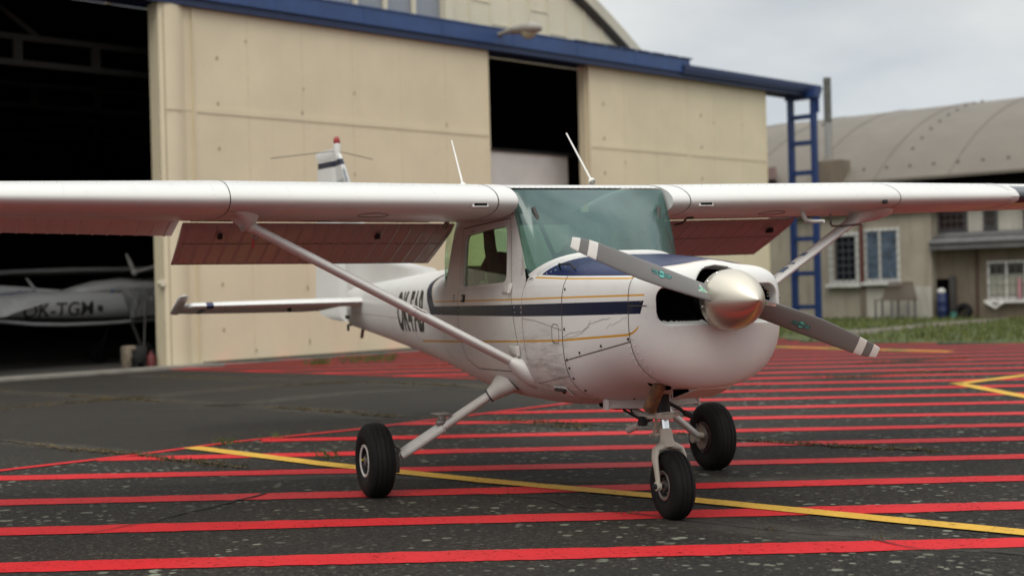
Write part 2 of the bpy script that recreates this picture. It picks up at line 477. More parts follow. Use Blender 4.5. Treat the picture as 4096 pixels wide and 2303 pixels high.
def side_y0(x, z):
    zb, zt, w, zm, nl, nu = sec(x)
    if z >= zm: return w*max(0, 1-(min(1, (z-zm)/(zt-zm)))**nu)**(1/nu)
    return w*max(0, 1-(min(1, (zm-z)/(zm-zb)))**nl)**(1/nl)
def side_pt(x, z, sgn=-1, off=0.):
    y = side_y(x, z); e = .004
    gx = (side_y(x+e, z)-side_y(x-e, z))/(2*e); gz = (side_y(x, z+e)-side_y(x, z-e))/(2*e)
    n = nrm([-gx, 1, -gz]); p = np.array([x, y, z])+n*off
    return np.array([p[0], sgn*p[1], p[2]]), np.array([n[0], sgn*n[1], n[2]])
def ribbon(mb, pts, w, sgn=-1, off=.0012, step=.03):
    P = []
    for i in range(len(pts)-1):
        a, b = np.array(pts[i], float), np.array(pts[i+1], float); k = max(1, int(np.linalg.norm(b-a)/step))
        P += [a+(b-a)*t/k for t in range(k)]
    P.append(np.array(pts[-1], float)); G = []
    for i, p in enumerate(P):
        d = nrm(P[min(i+1, len(P)-1)]-P[max(i-1, 0)]); q = np.array([-d[1], d[0]])*w/2
        G.append([side_pt(*(p+q), sgn, off)[0], side_pt(*(p-q), sgn, off)[0]])
    mb.grid(G)
def side_patch(mb, V2, F, sgn=-1, off=.002):
    mb.add([side_pt(x, z, sgn, off)[0] for x, z in V2], F)

# ------------------------------------------------------------------ the parked light aircraft
AC = empty('light_aircraft', (0, 0, 0), 'white high-wing light aircraft with navy stripe parked outside on the red striped tarmac', 'aeroplane')

# --- fuselage shell
fb = MB()
XS = np.concatenate([np.linspace(.14, -2.2, 40), np.linspace(-2.3, -5.92, 40)])
ZS = 1.24
G = []
for x in XS:
    pt = ph_of_z(x, ZS)
    phs = np.concatenate([-PI/2+(PI/2)*np.linspace(0, 1, 22)**.9, np.linspace(0, pt, 6)[1:]])
    H = [spt(x, p) for p in phs]
    G.append([np.array([p[0], -p[1], p[2]]) for p in H[::-1]] + H[1:])
fb.grid(G)
def deck(xa, xb_of_v, n):
    g = []
    vs = np.linspace(-1, 1, 41)
    for u in np.linspace(0, 1, n):
        row = []
        for v in vs:
            x = xa+(xb_of_v(1-abs(v))-xa)*u
            p0 = ph_of_z(x, ZS); ph = p0+(PI/2-p0)*(1-abs(v))
            q = spt(x, ph); row.append([q[0], math.copysign(q[1], v) if abs(v) > 1e-9 else 0., q[2]])
        g.append(row)
    return g
WB = lambda v: -.385+.325*(v**.8)      # windshield base: side -> centre
P24, P283 = ph_of_z(-.35, ZS), ph_of_z(-.35, 1.283)
WBD = lambda v: WB(max(0, (P24+(PI/2-P24)*v-P283)/(PI/2-P283)))
RB = lambda v: -1.90-.62*(v**.75)      # rear window base
fb.grid(deck(.14, WBD, 14)); fb.grid(deck(-5.92, RB, 50))
fus = fb.build('fuselage', M['body'], AC, 40, merge=.0015)

# --- cabin sides with the door window opening
GL = rpoly([(-1.452, 1.240), (-1.445, 1.562), (-.690, 1.592), (-.655, 1.262)], .055)
for sgn in (-1, 1):
    mb = MB()
    outer = [(-.372, 1.225), (-.372, 1.275), (-.560, 1.70), (-1.66, 1.70), (-1.705, 1.635), (-1.785, 1.49), (-1.88, 1.29), (-1.895, 1.225)]
    V2, F = fill2d(outer, [GL], .06)
    side_patch(mb, V2, F, sgn, .0008)
    # returns of the opening, so the wall has a thickness
    rim = []
    for (x, z) in GL+[GL[0]]:
        p, n = side_pt(x, z, sgn, .0008); rim.append([p, p-n*.025])
    mb.grid(rim); mb.build('cabin_side', M['body'], AC, 30)
    gm = MB(); V2, F = fill2d(GL, [], .12); side_patch(gm, V2, F, sgn, -.012)
    dw = gm.build('door_window', M['wside'], AC, 60)
    fr = MB()
    FO = rpoly([(-1.472, 1.222), (-1.464, 1.580), (-.680, 1.611), (-.632, 1.244)], .065)
    V2, F = fill2d(FO, [GL], .04); side_patch(fr, V2, F, sgn, .004)
    rim = []
    for (x, z) in FO+[FO[0]]:
        p, n = side_pt(x, z, sgn, .004); rim.append([p, p-n*.006])
    fr.grid(rim); fr.build('window_frame', M['white'], dw, 40)

# --- windshield
WTOP = (-.575, 0, 1.795)
def ws_pt(t, s):
    a = abs(t); sg = math.copysign(1, t)
    v = 1-a
    xb = WB(v); p0 = ph_of_z(xb, 1.283); q = spt(xb, p0+(PI/2-p0)*v)
    base = np.array([q[0], q[1], q[2]+.002])
    # top edge on the wing leading edge / roof front
    yt = .482*min(1, a**.85*1.0); zt = WTOP[2]-.004; xt = WTOP[0]
    if a > .86:
        k = (a-.86)/.14; zt -= .11*k**1.6; xt += .03*k; yt = .482+.004*k
    top = np.array([xt, yt, zt]); p = base+(top-base)*s
    bul = math.sin(PI*s)*(.030*(1-a**4)+.004); d = nrm([.75, .0+.5*a**3, .55]); p = p+d*bul
    return np.array([p[0], sg*p[1], p[2]])
wm = MB(); ts = np.sin(np.linspace(-PI/2, PI/2, 49)); wm.grid([[ws_pt(t, s) for t in ts] for s in np.linspace(0, 1, 17)])
ws = wm.build('windshield', M['wshield'], AC, 70)
fr = MB(); g = []
for t in ts:
    p = ws_pt(t, 0); q = ws_pt(t, .06); d = nrm(q-p)
    g.append([p+np.array([.012, 0, .001])-d*.012, p+np.array([.014, 0, .006]), q*.0+p+d*.014+np.array([.006, 0, .003])])
fr.grid(g); fr.build('windshield_seal', M['white'], ws, 60)

# --- rear window
def rw_pt(t, s):
    a = abs(t); sg = math.copysign(1, t); v = 1-a; xb = RB(v); p0 = ph_of_z(xb, ZS); q = spt(xb, p0+(PI/2-p0)*v)
    top = np.array([-1.70-.30*(1-a**2), .455*a**.9, 1.70])
    p = q+(top-q)*s; b = math.sin(PI*s)*.05
    return np.array([p[0]-b*.5*(1-a), sg*(p[1]+b*.5*a), p[2]+b*.4])
wm = MB(); wm.grid([[rw_pt(t, s) for t in np.linspace(-1, 1, 31)] for s in np.linspace(0, 1, 10)])
wm.build('rear_window', M['wrear'], AC, 70)

# --- engine cowling (side panels and nose bowl)
cb = MB(); g = []
def full_ring(x, n=90):
    R = []
    for k in range(n+1):
        ph = -PI/2+PI*k/n; R.append(spt(x, ph))
    return [np.array([p[0], -p[1], p[2]]) for p in R[::-1]]+R[1:-1]
rings = [full_ring(x) for x in np.linspace(.1425, .749, 22)]
cb.ring_loft(rings, False)
cowl = cb.build('cowling', M['body'], AC, 45)

def sd_rrect(y, z, cy, cz, hy, hz, r):
    qy, qz = abs(y-cy)-hy+r, abs(z-cz)-hz+r
    return math.hypot(max(qy, 0), max(qz, 0))+min(max(qy, qz), 0)-r
SPC = (0., 1.1457)
INLETS = [(-.188, 1.128, .134, .080, .050), (.188, 1.128, .134, .080, .050)]
nb = MB(); NRHO, ring0 = 150, full_ring(.75, 150); nt = len(ring0)
cen = np.array([.75, 0, 1.09]); V = []; dk = []
rhos = np.sin(np.linspace(0.02, 1, NRHO)*PI/2)
for rho in rhos[::-1]:
    for B in ring0:
        p = cen+(B-cen)*rho; x = nose_x(rho)
        th = math.atan2(p[2]-cen[2], p[1])
        # chin falls back, cheeks keep forward
        chin = max(0, -math.sin(th)); x -= .055*chin**2*rho**2*(1 if rho < 1 else 0)*(1-rho**8)
        y, z = p[1], p[2]
        sd = min(sd_rrect(y, z-.0*y, *q) for q in INLETS)
        s2 = math.hypot(y-SPC[0], z-SPC[1]-.022)-.137
        sd = min(sd, s2)
        if sd < .018:
            k = np.clip((.018-sd)/.036, 0, 1); k = k*k*(3-2*k)
            depth = .16*k if s2 > sd+1e-9 or True else .1*k
            x -= depth
        V.append([x, y, z]); dk.append(sd)
F = []; FM = []
for i in range(NRHO-1):
    for j in range(nt):
        f = (i*nt+j, i*nt+(j+1) % nt, (i+1)*nt+(j+1) % nt, (i+1)*nt+j)
        F.append(f); FM.append(1 if max(dk[q] for q in f) < .003 else 0)
F.append(tuple(range((NRHO-1)*nt, NRHO*nt))); FM.append(1)
bowl = mesh_obj('nose_bowl', V, F, [M['body'], M['black']], cowl, 60, None, FM)

# --- panel seams, rivets and fasteners
sm = MB(); sl = MB()
for sgn in (-1, 1):
    x = .14
    ribbon(sm, [(x, z) for z in np.linspace(.60, 1.385, 30)], .006, sgn)
    ribbon(sm, [(.7505, z) for z in np.linspace(.70, 1.345, 26)], .0045, sgn, .002)
    ribbon(sm, [(.142, .838), (.75, .952)], .005, sgn)                      # cowl split
    ribbon(sm, [(.75, 1.128), (.875, 1.128)], .005, sgn, .003)
    ribbon(sm, [(-.648, 1.630), (-.625, 1.527), (-.584, 1.275), (-.564, 1.223), (-.519, 1.060), (-.475, .92), (-.50, .80), (-.60, .745), (-1.25, .735), (-1.42, .79), (-1.50, 1.0), (-1.51, 1.30), (-1.50, 1.60)], .0048, sgn)
    ribbon(sm, [(-.648, 1.632), (-1.50, 1.608)], .006, sgn)
    ribbon(sl, [(-.345, 1.268), (-.372, 1.258), (-.390, 1.225), (-.395, 1.10), (-.37, .86), (-.36, .80)], .0045, sgn)
    ribbon(sl, [(-.345, 1.268), (-.30, 1.281)], .004, sgn)
    ribbon(sm, rpoly([(.012, .928), (.012, 1.03), (.098, 1.03), (.098, .928)], .03)+[(.012, .94)], .0035, sgn)
    ribbon(sl, [(-.344, .690), (.135, .754)], .004, sgn)
    ribbon(sl, [(-1.90, 1.22), (-1.92, .70)], .003, sgn); ribbon(sl, [(-2.9, 1.22), (-2.9, .76)], .003, sgn); ribbon(sl, [(-3.8, 1.22), (-3.8, .83)], .003, sgn)
    ribbon(sl, [(-1.92, 1.0), (-5.6, 1.03)], .003, sgn)
    ribbon(sl, [(-.39, 1.055), (-.20, 1.045), (.135, 1.0)], .003, sgn)
sm.build('panel_seams', M['seam'], fus, 0); sl.build('faint_panel_seams', M['seamlight'], fus, 0)
rv = MB(); fs = MB()
def riv(line, n, mb=rv, r=.0052, both=(-1, 1)):
    L = [np.array(p, float) for p in line]; d = np.cumsum([0]+[np.linalg.norm(b-a) for a, b in zip(L[:-1], L[1:])])
    for q in np.linspace(0, d[-1], n):
        i = min(int(np.searchsorted(d, q, 'right')-1), len(L)-2); p = L[i]+(L[i+1]-L[i])*(q-d[i])/(d[i+1]-d[i]+1e-9)
        for sgn in both:
            P, nn = side_pt(p[0], p[1], sgn, .001); mb.dome(P, nn, r)
            if mb is fs: mb.build('cowl_fastener', M['screw'], cowl, 60); mb.V = []; mb.F = []; mb.M = []; mb.n = 0
riv([(-.585, 1.60), (-.545, 1.50), (-.425, 1.29)], 13); riv([(-.622, 1.60), (-.60, 1.45), (-.545, 1.22)], 14)
riv([(-.53, 1.20), (-.42, .84)], 14, r=.003); riv([(-.415, 1.20), (-.385, .84)], 14, r=.003)
riv([(.735, .93), (.735, .72)], 8); riv([(.77, 1.0), (.80, .86), (.80, .80)], 7)
riv([(-.32, 1.279), (-.17, 1.30), (.0, 1.335)], 9, r=.003); riv([(.11, .93), (.11, .62)], 13, r=.003); riv([(-.33, .705), (.10, .765)], 12, r=.003)
riv([(-1.96, 1.22), (-1.96, .72)], 14, r=.003); riv([(-2.0, .985), (-4.6, 1.01)], 60, r=.003)
riv([(-.30, .83), (.10, .875)], 9, r=.0035)
for p in ((.165, 1.215), (.165, 1.005), (.165, .845), (.17, .80), (.17, .745), (.185, .68), (.23, .625), (.30, .885), (.50, .925), (.735, .965), (.76, 1.145), (.845, 1.145)):
    riv([p, (p[0]+.001, p[1])], 1, fs, .0085)
for (x, z) in ((.62, .76), (.70, .79)): riv([(x, z), (x+.001, z)], 1, rv, .004)
setp(rv.build('rivets', M['rivet'], fus, 60), kind='stuff')

# --- registration lettering and small markings
def reg(sgn):
    mb = MB(); V2, F = text2d('OK-FAB', 1, .032)
    w = V2[:, 0].max()-V2[:, 0].min(); V2 = (V2-[V2[:, 0].min(), 0])/[w, .70]
    # letters run from tail to nose on the right side, nose to tail on the left
    X = V2[:, 0] if sgn < 0 else 1-V2[:, 0]
    x = -3.49+X*.955; z = .930+V2[:, 1]*.275+X*.012
    side_patch(mb, np.stack([x, z], 1), F, sgn, .003); mb.build('registration_lettering', M['letter'], fus, 0)
reg(-1); reg(1)

# --- door hardware
for sgn in (-1, 1):
    for (x, z, w) in ((-.625, 1.222, .13), (-.52, .872, .14)):
        h = MB()
        p, n = side_pt(x, z, sgn, .006); ax = np.array([nrm(np.cross([0, 0, 1], n)), [0, 0, 1], n])
        ax[0] = nrm(ax[0]); ax[1] = np.cross(n, ax[0])
        h.bbox(p, (w, .048, .010), ax=ax, b=.004); e = p+ax[0]*(w*.42 if ax[0][0] > 0 else -w*.42)
        h.bbox(e+n*.003, (.03, .06, .012), ax=ax, b=.004); h.cyl(e-ax[1]*.03+n*.008, e+ax[1]*.03+n*.008, .006, n=8)
        h.build('door_hinge', M['gear'], AC, 40)
    h = MB(); p, n = side_pt(-1.385, 1.168, sgn, .004); ax = np.array([nrm(np.cross([0, 0, 1], n)), [0, 0, 1], n]); ax[1] = np.cross(n, ax[0])
    h.bbox(p, (.062, .048, .010), ax=ax, b=.004); h.mi = 1
    h.bbox(p+n*.006, (.034, .028, .006), ax=ax, b=.002)
    h.build('door_handle', [M['dark'], M['steel']], AC, 40)
h = MB()
for k in range(3):
    p, n = side_pt(-1.60+.0*k, 1.150+.018*k, -1, .003); ax = np.array([nrm(np.cross([0, 0, 1], n)), [0, 0, 1], n]); ax[1] = np.cross(n, ax[0])
    h.box(p, (.030, .008, .003), ax=ax)
h.build('static_port_marking', M['letter'], fus, 0)
# cowl hand grip
for sgn in (-1, 1):
    h = MB(); a = [spt(x, ph_of_z(x, z)) for x, z in ((-.02, 1.320), (.155, 1.318))]
    q = [a[0], a[0]+[.015, .015, .03], a[1]+[-.02, .015, .03], a[1]]
    h.tube([np.array([p[0], sgn*p[1], p[2]]) for p in q], .0055, 8); h.build('cowl_hand_grip', M['dark'], cowl, 60)
# cracked paint on the cowl side
h = MB()
def crackline(pts, w, seed):
    r = np.random.default_rng(seed); L = []
    for a, b in zip(pts[:-1], pts[1:]):
        for k in range(6):
            p = np.array(a)+(np.array(b)-np.array(a))*k/6+r.normal(0, .0035, 2); L.append(p)
    L.append(np.array(pts[-1])); ribbon(h, L, w, -1, .0015)
crackline([(.15, .963), (.22, .985), (.34, .998), (.45, 1.045), (.54, 1.062), (.60, 1.068)], .0022, 1)
crackline([(.16, .955), (.25, .968), (.33, .985), (.40, 1.02), (.43, 1.055)], .0018, 2)
crackline([(.56, 1.02), (.62, 1.035), (.74, 1.075)], .0016, 3)
h.build('paint_cracks', M['seamlight'], cowl, 0)
# ------------------------------------------------------------------ wings
def naca(n=30, m=.022, p=.4, t=.128, x1=1.0):
    xs = x1*(1-np.cos(np.linspace(0, PI/2, n)))
    yt = 5*t*(.2969*np.sqrt(xs)-.126*xs-.3516*xs**2+.2843*xs**3-.1015*xs**4)
    yc = np.where(xs < p, m/p**2*(2*p*xs-xs**2), m/(1-p)**2*((1-2*p)+2*p*xs-xs**2))
    return xs, yc+yt, yc-yt
def wing_ref(a):
    """a=|y| -> leading edge x, z, chord, thickness scale"""
    o = max(0, a-2.17)/2.88
    return -.452-.115*o, 1.7165+.0115*(a-.6), 1.63-.51*o, 1-.12*o
INC = rad(1.1)
def wing_pt(a, xc, zc):
    xl, zl, c, ts = wing_ref(a)
    dx, dz = -xc*c, zc*c*ts
    return np.array([xl+dx*math.cos(INC)+0*dz, a, zl+dx*math.sin(INC)*1.0+dz])
def wing_loft(ys, x1, sgn, n=30, squash=None):
    xs, up, lo = naca(n, x1=x1); rings = []
    for i, a in enumerate(ys):
        k = 1 if squash is None else squash[i]
        P = [wing_pt(a, x, (u-.0)*k) for x, u in zip(xs[::-1], up[::-1])]+[wing_pt(a, x, l*k) for x, l in zip(xs[1:], lo[1:])]
        rings.append([np.array([p[0], sgn*p[1], p[2]]) for p in P])
    return rings
XC = .735
SID = {-1: 'right', 1: 'left'}
for sgn in (-1, 1):
    mb = MB()
    ys = [.494, .51, .56, .61, 1.2, 1.8, 2.17, 2.6, 3.4, 4.2, 4.72]
    mb.ring_loft(wing_loft(ys, XC, sgn), True)
    tip = [4.722, 4.82, 4.92, 5.0, 5.045]
    mb.ring_loft(wing_loft(tip, 1., sgn, squash=[1, .98, .85, .6, .15]), True)
    w = mb.build('wing', M['wing'], AC, 40, merge=.0005)
    # seams round the section, rivet rows, root fairing edge
    s = MB()
    def band(a, wd, x1=XC, x0=0, off=.0012):
        xs, up, lo = naca(36, x1=x1); g = []
        for x, q, sg2 in [(x, u, 1) for x, u in zip(xs[::-1], up[::-1])]+[(x, l, -1) for x, l in zip(xs[1:], lo[1:])]:
            row = []
            for d in (-wd/2, wd/2):
                p = wing_pt(a+d, x, q); nz = sg2*off*min(1, x*12); p = p+np.array([off*max(0, 1-x*10), 0, nz]); row.append(np.array([p[0], sgn*p[1], p[2]]))
            g.append(row)
        s.grid(g)
    band(.612, .006); s.build('wing_seam', M['seam'], w, 0); s = MB(); band(2.118, .005); s.build('wing_seam', M['seam'], w, 0)
    r = MB(); xs, up, lo = naca(200, x1=1)
    def wp(a, x, top=True):
        zc = np.interp(x, xs, up if top else lo); p = wing_pt(a, x, zc)
        return np.array([p[0], sgn*p[1], p[2]])
    for a in np.arange(.66, 4.7, .066): r.dome(wp(a, .115), (.25, 0, 1), .0052, .0055)
    for a in (2.20, 1.42, 2.95, 3.75, .98, 1.80):
        for x in np.linspace(.004, .10, 6): r.dome(wp(a, x), (.7, 0, .7), .0035)
        for x in np.linspace(.006, .09, 4): r.dome(wp(a, x, False), (.7, 0, -.7), .0035)
    setp(r.build('rivets', M['rivet'], w, 60), kind='stuff')
    # inspection panel outlines on the underside
    for a0, x0 in ((1.29, .12), (1.45, .52), (1.95, .5)):
        t = np.linspace(0, 2*PI, 26)
        P = [wp(a0+.085*math.cos(q), x0+.045*math.sin(q), False)+np.array([0, 0, -.001]) for q in t]
        g = MB(); g.tube(P, .0022, 5, False); g.build('inspection_panel_edge', M['seam'], w, 0)
    g = MB(); g.tube([wp(a, .70, False)+np.array([0, 0, -.002]) for a in np.linspace(.65, 2.15, 12)], .0022, 4, False)
    g.build('underside_skin_joint', M['seam'], w, 0)
    # ram-air vent in the leading edge
    v = MB(); p = wp(.7195, .0035, False)
    c = np.array([-.466, sgn*.7195, 1.708]); ax = np.array([[0, 1, 0], nrm([-.35, 0, 1]), nrm([1, 0, .35])])
    v.bbox(c+ax[2]*-.006, (.098, .052, .026), ax=ax, b=.006); v.mi = 1
    v.box(c+ax[2]*.0050, (.076, .036, .010), ax=ax)
    v.build('cabin_air_vent', [M['white'], M['black']], w, 40)
    # flap: chordwise arc section, drooped
    fm = MB(); hx, hz = -1.640, 1.656
    FA = rad(22.5); FO = 2.185 if sgn < 0 else 2.10
    def fl(a, u, q):
        # u 0..1 along flap chord, q +1 top / -1 bottom
        ch = .615; th = .040*(1-u)**.9+.004
        if u < .12: th *= math.sqrt(max(u, 1e-3)/.12)
        bz = -.006*math.sin(PI*u)
        lx, lz = -u*ch, (th*.55 if q > 0 else -th*.55)+bz
        z0 = hz+.0115*(a-1.3)
        return np.array([hx+lx*math.cos(FA)+lz*math.sin(FA), sgn*a, z0+lx*math.sin(FA)+lz*math.cos(FA)])
    us = np.linspace(0, 1, 22); rings = []
    for a in np.linspace(.46, FO, 12):
        rings.append([fl(a, u, 1) for u in us[::-1]]+[fl(a, u, -1) for u in us[1:]])
    fm.ring_loft(rings, True)
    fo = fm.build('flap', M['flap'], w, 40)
    d = MB()
    g = [[fl(a, .40, -1)+[0, 0, -.0015], fl(a, .412, -1)+[0, 0, -.0015]] for a in np.linspace(.48, FO-.02, 12)]; d.grid(g)
    g = [[fl(a, .985, -1)+[0, 0, -.0012], fl(a, 1.0, -1)+[0, 0, -.0012]] for a in np.linspace(.46, FO, 12)]; d.grid(g)
    for a in np.arange(.52, FO-.01, .088):
        d.dome(fl(a, .405, -1), (0, 0, -1), .007); d.dome(fl(a, .965, -1), (0, 0, -1), .005)
    d.build('flap_seams', M['seam'], fo, 0)
    for a in (.95, 1.95):
        b = MB(); b.bbox(fl(a, .20, -1)+[0.02, 0, -.008], (.08, .020, .035), b=.004); b.build('flap_bracket', M['dark'], fo, 40)
    # aileron
    am = MB(); DA = rad(14.5) if sgn < 0 else rad(-2.)
    def al(a, u, q):
        xl, zl, c, tsx = wing_ref(a); ch = .262*c; th = .056*(1-u)+.004
        hxx = xl-.742*c; hzz = zl-.742*c*math.sin(INC)+.006*c
        lx, lz = -u*ch, (th*.6 if q > 0 else -th*.4)*(.6 if u < .03 else 1)
        A = DA+INC
        return np.array([hxx+lx*math.cos(A)+lz*math.sin(A), sgn*a, hzz+lx*math.sin(A)+lz*math.cos(A)])
    rings = [[al(a, u, 1) for u in us[::-1]]+[al(a, u, -1) for u in us[1:]] for a in np.linspace(2.195, 4.71, 16)]
    am.ring_loft(rings, True)
    for a in np.arange(2.24, 4.7, .088):
        am.tube([al(a, .25, -1)+[0, 0, .004], al(a, .6, -1)+[0, 0, .002], al(a, 1.0, -1)], [.009, .009, .006], 6)
    am.build('aileron', M['wing'], w, 40)
    # gap shadow strip: spar web behind the flap
    # wing strut and its fairings
    P0 = np.array([-.50, sgn*.505, .790]); P1 = np.array([-.752, sgn*1.955, 1.600]); dr = nrm(P1-P0)
    st = MB(); secs = []
    for k in np.linspace(0, 1, 9): secs.append((P0+(P1-P0)*k, .058, .0265))
    st.ell_loft(secs, (1, 0, 0), 26)
    so = st.build('wing_strut', M['white'], AC, 60)
    f = MB()
    Q = np.array([-.775, sgn*2.085, 1.674])
    secs = [(P1-dr*.02, .061, .030), (P1+dr*.03, .064, .036), (P1+dr*.065, .088, .060), (P1+dr*.09+[0, sgn*.01, .004], .140, .105), (P1+dr*.105+[0, sgn*.022, .012], .205, .150), (P1+dr*.105+[0, sgn*.022, .022], .220, .160)]
    R = []; t = np.linspace(0, 2*PI, 32, endpoint=False)
    for i, (c, ha, hb) in enumerate(secs):
        k = i/5; B = nrm(np.array([0, sgn*1., 0])*k+np.cross(dr, [1, 0, 0])*(-sgn)*(1-k)*(1 if np.cross(dr, [1, 0, 0])[1]*sgn < 0 else -1))
        A = nrm(np.array([1., 0, 0])-B*B[0]); R.append(c+np.cos(t)[:, None]*A*ha+np.sin(t)[:, None]*B*hb)
    f.ring_loft(R, True)
    f.build('strut_upper_fairing', M['white'], so, 60)
    # flange lying on the wing skin
    f = MB()
    secs = [(P0+dr*.035, .060, .030), (P0+dr*.0, .066, .044), (P0-dr*.045, .076, .060), (P0-dr*.11, .090, .072), (P0-dr*.17, .088, .066), (P0-dr*.215, .064, .046), (P0-dr*.235, .02, .014)]
    sh = np.array([.0, 0, 0]); secs = [(c+np.array([.018*i/6*6*.3, sgn*.012, 0]), a_, b_) for i, (c, a_, b_) in enumerate(secs)]
    f.ell_loft(secs, (1, 0, 0), 28)
    f.build('strut_lower_fairing', M['white'], so, 60)
    bnd = MB()
    for q in (.365, .405):
        c = P0+(P1-P0)*q; bnd.ell_loft([(c-dr*.012, .0605, .029), (c+dr*.012, .0605, .029)], (1, 0, 0), 26)
    if sgn < 0:
        bnd.tube([P0+(P1-P0)*.36+[.055, 0, .022], P0+(P1-P0)*.41+[.055, 0, .022]], .005, 6)
    bnd.build('strut_clamp', M['white'], so, 50)
    td = MB()
    t = np.linspace(-.3, PI+.3, 12); c = P1-dr*.03+np.array([-.03, 0, -.032])
    td.tube([c+np.array([.0, sgn*.012*math.cos(q), -.018*math.sin(q)]) for q in t], .005, 7)
    if sgn < 0: td.mi = 1; td.bbox(c+[-.01, -.010, -.045], (.012, .012, .055), b=.004)
    td.build('tie_down_ring', [M['steel'], M['redtape']], so, 50)
    # sub-details under the left wing
    if sgn > 0:
        p = MB(); p.tube([(-.62, 1.490, 1.665), (-.60, 1.493, 1.625), (-.575, 1.495, 1.598), (-.50, 1.50, 1.590), (-.42, 1.52, 1.588)], [.016, .015, .014, .012, .010], 12)
        p.lathe([(0, .026), (.006, .026), (.012, .016)], (-.62, 1.49, 1.672), (0, 0, -1), 16)
        p.build('fuel_vent_pipe', M['gear'], w, 50)
        p = MB(); p.tube([(-.80, 1.825, 1.65), (-.80, 1.825, 1.585), (-.785, 1.828, 1.572), (-.70, 1.84, 1.568), (-.50, 1.86, 1.572)], .007, 8)
        p.build('pitot_tube', M['steel'], w, 50)
        p = MB(); p.tube([(-.80, .82, 1.635), (-.80, .775, 1.632), (-.80, .735, 1.598), (-.80, .685, 1.592)], .006, 7)
        p.build('step_wire', M['dark'], w, 50)
        # landing light window let into the leading edge
        L = MB(); g = []
        xs2, up2, lo2 = naca(40)
        xs2 = np.array(xs2)
        for a in np.linspace(3.09, 3.55, 6):
            row = []
            for x in np.linspace(.075, 0, 10): row.append(wp(a, x)+np.array([.004, 0, .002]))
            for x in np.linspace(.008, .065, 8): row.append(wp(a, x, False)+np.array([.004, 0, -.002]))
            g.append(row)
        L.grid(g); L.build('landing_light', M['lens'], w, 60)
        L = MB(); s = L; 
        g = []
        for a in (3.03, 3.09):
            row = [wp(a, x)+np.array([.003, 0, .002]) for x in np.linspace(.30, 0, 14)]+[wp(a, x, False)+np.array([.003, 0, -.002]) for x in np.linspace(.008, .30, 14)]
            g.append(row)
        L.grid(g); L.build('light_surround', M['white'], w, 60)
        L = MB(); L.bbox((-.455, 2.0, 1.708), (.02, .03, .026), b=.004); L.build('stall_warning_inlet', M['dark'], w, 40)
        # blue lettering marks along the strut
        tx = MB(); k = .10
        up_ = nrm(np.cross(dr, [1, 0, 0])); up_ = up_ if up_[2] > 0 else -up_
        for i in range(11):
            c = P0+(P1-P0)*(.10+.062*i)+up_*.0265+np.array([.012, 0, 0])
            ax = np.array([dr, nrm(np.cross(up_, dr)), up_])
            for q in (-.022, .0, .022)[:1+(i*7) % 3]:
                tx.box(c+dr*q, (.012, .055, .003), ax=ax)
        tx.build('strut_lettering', M['bluetxt'], so, 0)
# cabin roof between the wings
mb = MB(); xs, up, lo = naca(34)
g = [[np.array([*(wing_pt(.6, x, u)[[0]]), y, wing_pt(.6, x, u)[2]-.004+.0*y]) for y in np.linspace(-.481, .481, 9)] for x, u in zip(xs, up) if x > .075]
mb.grid(g)
g2 = [[np.array([wing_pt(.6, x, l)[0], y, wing_pt(.6, x, l)[2]+.012]) for y in np.linspace(-.481, .481, 9)] for x, l in zip(xs, lo) if x > .085]
roof = mb.build('cabin_roof', M['white'], AC, 50)
mb = MB(); mb.grid(g2); mb.build('ceiling_skin', M['cabin'], roof, 50)
r = MB()
for y in np.arange(-.46, .47, .034): r.dome(np.array([-.60, y, np.interp(.60-.452, xs*1.63, [wing_pt(.6, x, u)[2] for x, u in zip(xs, up)])-.003]), (.3, 0, 1), .0052, .006)
setp(r.build('rivets', M['rivet'], roof, 60), kind='stuff')
for (b, t) in (((-1.35, -.50, 1.868), (-1.66, -.46, 2.185)), ((-.95, .20, 1.868), (-1.32, .20, 2.205))):
    a = MB(); b = np.array(b); t = np.array(t); d = nrm(t-b)
    a.tube([b, b+(t-b)*.5, t], [.0075, .006, .0045], 8); a.lathe([(-.01, .022), (.012, .02), (.03, .010)], b, d, 14)
    a.build('whip_antenna', M['bladewhite'], roof, 60)
tm = MB(); tm.tube([(-1.55, -.54, 1.66), (-1.56, -.56, 1.615)], .016, 10); tm.build('air_temperature_probe', M['steel'], AC, 50)

# ------------------------------------------------------------------ tail
def fin_sec(x0, x1, th, z, y0=0., n=14):
    """symmetric foil ring from x0 (front) to x1 (rear)"""
    u = np.linspace(0, 1, n); t = th*np.sqrt(np.clip(1-(2*u**.7-1)**2, 0, 1))*.5
    t = th*.5*np.minimum(1, np.sqrt(u/.18))*(1-.25*u)
    L = [(x0+(x1-x0)*a, y0-b, z) for a, b in zip(u, t)]; R = [(x0+(x1-x0)*a, y0+b, z) for a, b in zip(u[::-1], t[::-1])]
    return np.array(L+R[:-1])
fm = MB(); rings = []
for z, x0, x1, th in ((1.25, -3.05, -5.93, .09), (1.39, -3.45, -5.97, .085), (1.455, -4.22, -5.99, .08), (1.505, -4.85, -6.01, .08), (1.56, -5.10, -6.03, .078), (1.9, -5.485, -6.15, .065), (2.3, -5.93, -6.29, .05), (2.50, -6.155, -6.36, .042), (2.535, -6.20, -6.37, .03), (2.545, -6.24, -6.37, .008)):
    rings.append(fin_sec(x0, x1, th, z))
fm.ring_loft(rings, True)
fin = fm.build('tail_fin', M['tail'], AC, 50)
rm = MB(); RD = rad(11)
def rud(x, y, z):
    hx = -5.945-(z-.905)*.264
    dx, dy = x-hx, y
    return (hx+dx*math.cos(RD)+dy*math.sin(RD), -(-dx*math.sin(RD)*-1)*-1*-1+dy*math.cos(RD), z) if False else (hx+dx*math.cos(RD)+dy*math.sin(RD), dx*math.sin(RD)*1.0+dy*math.cos(RD), z)
rings = []
